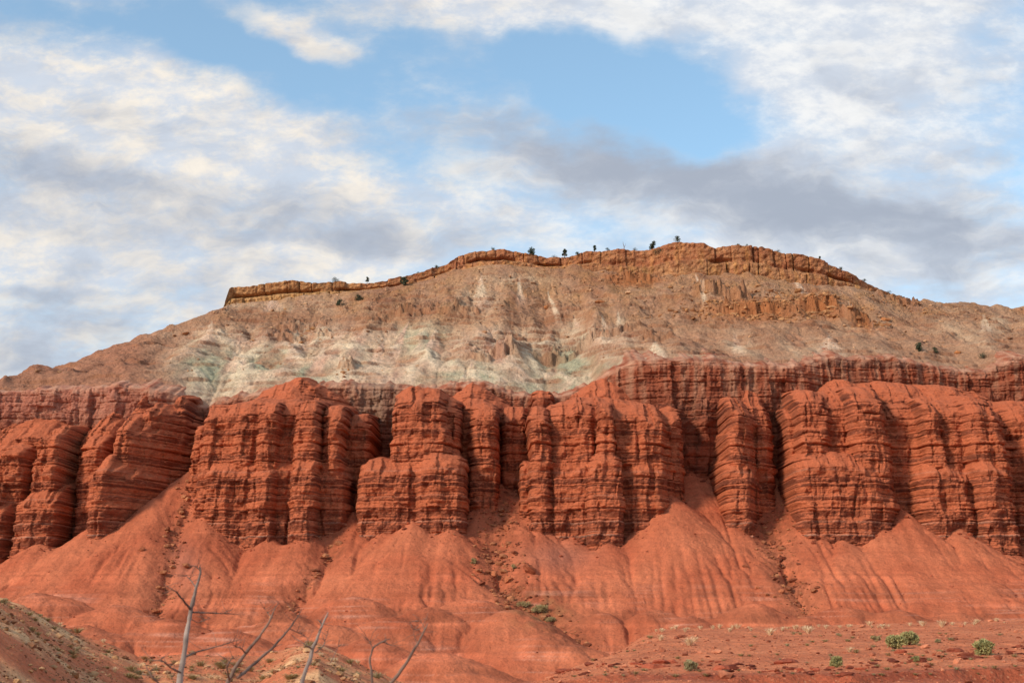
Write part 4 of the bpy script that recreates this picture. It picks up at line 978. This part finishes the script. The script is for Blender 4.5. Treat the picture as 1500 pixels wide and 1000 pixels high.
GREY = [tuft_mesh('grass_tuft', 640 + i, 110, 1.7, M_GREYSAGE) for i in range(3)]
def tuft(px, py, hpx, meshes, label, group, near=24):
    x, y, z = hit(px, py, near, 185); h = hpx / FPX * y
    o = bpy.data.objects.new('grass_tuft', random.choice(meshes)); COL.objects.link(o)
    o.location = (x, y, z); o.rotation_euler = (0, 0, random.uniform(0, 6.28)); s = random.uniform(.9, 1.2); o.scale = (h * s, h * s, h)
    tag(o, label, 'grass tuft', group)
r8 = np.random.default_rng(88)
for px in list(r8.uniform(880, 1480, 60)):
    row = np.interp(px, [760, 880, 960, 1200, 1500], [935, 930, 921, 917, 908])
    tuft(px, row + r8.uniform(0.5, 6), r8.uniform(3, 8), STRAW, 'pale dry grass tuft along the far edge of the gravel bench', 'straw tufts on the bench edge')
for px, py, h in [(1010, 945, 14), (1018, 940, 10), (1128, 930, 12), (1180, 924, 10), (1184, 927, 12), (1380, 918, 12), (1352, 917, 9), (1245, 955, 9), (968, 938, 10)]:
    tuft(px, py, h, STRAW, 'taller pale dry grass tuft standing out on the gravel bench', 'tall straw tufts on the bench')
for _ in range(110):
    px = r8.uniform(830, 1495); py = r8.uniform(928, 992)
    if py < np.interp(px, [760, 880, 960, 1200, 1500], [985, 945, 926, 920, 912]) + 3: continue
    tuft(px, py, r8.uniform(2.5, 5.5), OLIVE if r8.random() < .6 else GREY, 'small olive cushion tuft scattered on the red gravel bench', 'cushion tufts on the bench')
for _ in range(130):
    px = r8.uniform(0, 600); row = np.interp(px, [0, 60, 150, 230, 300, 400, 440, 480, 560, 640], [862, 884, 934, 966, 963, 966, 946, 940, 976, 1006]); py = row + r8.uniform(1, 60)
    if py > 998: continue
    tuft(px, py, r8.uniform(4, 10), OLIVE if r8.random() < .5 else (STRAW if r8.random() < .6 else GREY), 'small dry tuft on the brown bank at lower left', 'dry tufts on the left bank')

# ------------------------------------------------------------------ 9. layered rock ledge at the foot of the bench
r9 = np.random.default_rng(99)
slabs = []
for k in range(130):
    px = r9.uniform(690, 1500)
    row = np.interp(px, [690, 760, 960, 1240, 1270, 1500], [994, 986, 972, 984, 974, 950]) + r9.normal(0, 4.0)
    x, y, z = hit(px, row, 30, 60)
    V, F = rock_shape(2000 + k, 2, .42)
    s = .07 + min(.09 * r9.pareto(2.0), .30); V = V * s * np.array([1.25, .8, 1]); a = r9.uniform(-.3, .3)
    R = np.array([[math.cos(a), -math.sin(a), 0], [math.sin(a), math.cos(a), 0], [0, 0, 1]])
    slabs.append((V @ R.T + (x, y, z + .02), F))
VV = np.concatenate([s[0] for s in slabs]); off_ = np.cumsum([0] + [len(s[0]) for s in slabs[:-1]])
FF = np.concatenate([s[1] + o for s, o in zip(slabs, off_)])
cc = np.repeat(mixc(lin(90, 44, 33), lin(176, 92, 66), r9.random(len(slabs)) ** 1.6), [len(s[0]) for s in slabs], 0)  # dark red rock, its low tones also painting in the overhang's shade
o = make_mesh('ledge_rubble', VV, FF, M_STONE, cc, False)
o['kind'] = 'stuff'

# ------------------------------------------------------------------ 10. dead branches close to the camera
def dead_tree(name, Yd, stem, rs, branches, label, mat, bmat):
    """stem and branches as (px, py, depth offset) with radii in photograph pixels"""
    def P(pts):
        out = []
        for p in pts:
            yd = Yd + (p[2] if len(p) > 2 else 0); x, z = W(p[0], p[1], yd); out.append((float(x), yd, float(z)))
        return out
    main = P(stem); gx, gy_ = main[0][0], main[0][1]; gz_ = float(fore_z(gx, gy_))
    root = empty(name, (gx, gy_, gz_)); tag(root, label, 'dead tree', 'dead trees in the near foreground')
    def smooth(pts, rad, wig, r):
        pts = np.array(pts); n = max(8, len(pts) * 5); t0_ = np.linspace(0, 1, len(pts)); t1_ = np.linspace(0, 1, n)
        q = np.stack([np.interp(t1_, t0_, pts[:, i]) for i in range(3)], 1); ra = np.interp(t1_, np.linspace(0, 1, len(rad)), rad)
        q[1:-1] += r.normal(0, wig, (n - 2, 3)) * ra[1:-1, None]; 
        for _ in range(1): q[1:-1] = .25 * q[:-2] + .5 * q[1:-1] + .25 * q[2:]
        return q, ra * (1 + .10 * r.normal(size=n))
    r = np.random.default_rng(int(Yd * 100) % 1000)
    loc = np.array([gx, gy_, gz_])
    pts = [(gx - .05, gy_, gz_ - .1)] + main; k = Yd / FPX
    k *= .60
    q, ra = smooth(pts, [rs[0] * 1.25 * k] + [v * k for v in rs], .25, r)
    poly_obj('trunk', [tube(q - loc, ra, 10)], mat, root)
    for bpts, br in branches:
        q, ra = smooth(P(bpts), [v * k for v in br], .3, r)
        tb = [tube(q - loc, ra, 7)]
        for _ in range(8):                                # fine twigs of this branch
            j = r.integers(len(q) // 3, len(q)); d_ = np.array([r.normal(), r.normal() * .5, r.uniform(-.2, 1.0)]); d_ /= np.linalg.norm(d_); l_ = r.uniform(8, 30) * k / .72
            p0 = q[j]; p1 = p0 + d_ * l_ * .5 + r.normal(0, .08, 3) * l_; p2 = p1 + (d_ + r.normal(0, .35, 3)) * l_ * .5
            tb.append(tube(np.array([p0, p1, p2]) - loc, [.75 * k, .55 * k, .3 * k], 5))
        poly_obj('branch', tb, bmat, root)
dead_tree('dead_tree', 11.0, [(262, 1002), (271, 950), (277, 905), (282, 885), (287, 862), (294, 838), (293, 829)], [7.5, 6.5, 5.2, 4.5, 3.6, 2.4, 1.2],
          [([(280, 893), (268, 878, -.1), (257, 866, -.2), (245, 858, -.2)], [3.2, 2.4, 1.6, .8]), ([(282, 896), (300, 897, .2), (330, 898, .4), (352, 900, .5)], [2.6, 1.8, 1.4, .6]), ([(288, 862), (280, 850, .1), (272, 842, .2)], [1.8, 1.3, .7]),
           ([(271, 962), (290, 953, .2), (320, 946, .3), (345, 938, .3)], [2.8, 2.0, 1.5, .7]), ([(266, 985), (250, 978, -.2), (240, 968, -.3), (222, 966, -.3)], [2.6, 2.2, 1.6, .7]), ([(294, 838), (291, 833), (288, 829)], [1.6, 1.1, .6]), ([(278, 905), (290, 912, .1), (308, 905, .2)], [1.3, .9, .5]), ([(238, 1006, -.2), (222, 990, -.3), (214, 976, -.3)], [2.4, 1.8, .9])],
          'tallest bare dead tree with a pale grey trunk at lower left', M_WOODP, M_WOODD)
dead_tree('dead_tree', 10.0, [(330, 1004), (346, 975), (360, 956), (378, 935), (394, 912), (402, 892), (408, 882)], [5.5, 4.8, 4.2, 3.2, 2.6, 1.6, .8],
          [([(348, 992), (372, 972, .2), (400, 948, .3), (420, 925, .4), (434, 906, .5), (442, 892, .5)], [4.2, 3.6, 3.0, 2.4, 1.7, .8]), ([(360, 956), (352, 948, -.1), (345, 946, -.1)], [2.2, 1.6, .9]), ([(424, 920, .4), (436, 926, .5), (452, 934, .5)], [1.2, .9, .5]), ([(400, 905), (392, 898, .1), (388, 890, .1)], [1.2, .8, .4]), ([(336, 996), (332, 975, -.2), (342, 960, -.2)], [2.6, 1.8, .9])],
          'forked dead tree with two long bare limbs leaning right, beside the pale trunk', M_WOODD, M_WOODD)
dead_tree('dead_tree', 10.5, [(441, 1004), (452, 970), (460, 945), (468, 925), (475, 908), (481, 896)], [5.5, 4.8, 4.2, 3.2, 2.2, 1.0],
          [([(458, 950), (448, 945, -.1), (440, 938, -.1)], [2.0, 1.4, .7]), ([(462, 955), (474, 945, .2), (480, 925, .3)], [1.6, 1.1, .5]), ([(467, 926), (472, 915), (466, 907)], [2.6, 2.2, 1.2]), ([(484, 970, .3), (494, 950, .4), (498, 935, .4)], [.9, .7, .4])],
          'straight bare dead stem with a knotted tip, third from the left', M_WOODP, M_WOODD)
dead_tree('dead_tree', 9.5, [(545, 1004), (544, 985), (541, 966), (546, 948), (556, 941), (568, 936), (572, 935)], [3.2, 3.0, 2.8, 2.4, 2.0, 1.3, .7],
          [([(546, 949), (542, 940), (537, 934)], [1.5, 1.0, .5]), ([(556, 941), (562, 940, .1), (572, 945, .1)], [1.3, .9, .4])],
          'thin crooked dead twig bending right, smallest of the bare trees', M_WOODD, M_WOODD)
dead_tree('dead_tree', 9.0, [(566, 1008), (585, 985), (600, 962), (612, 943), (622, 922), (627, 912)], [4.4, 4.0, 3.6, 2.8, 2.0, .8],
          [([(612, 943), (606, 930), (606, 922)], [1.1, .8, .4]), ([(622, 922), (618, 912), (612, 908)], [1.2, .8, .4])],
          'dark straight dead limb slanting up to the right, rightmost of the bare trees', M_WOODD, M_WOODD)
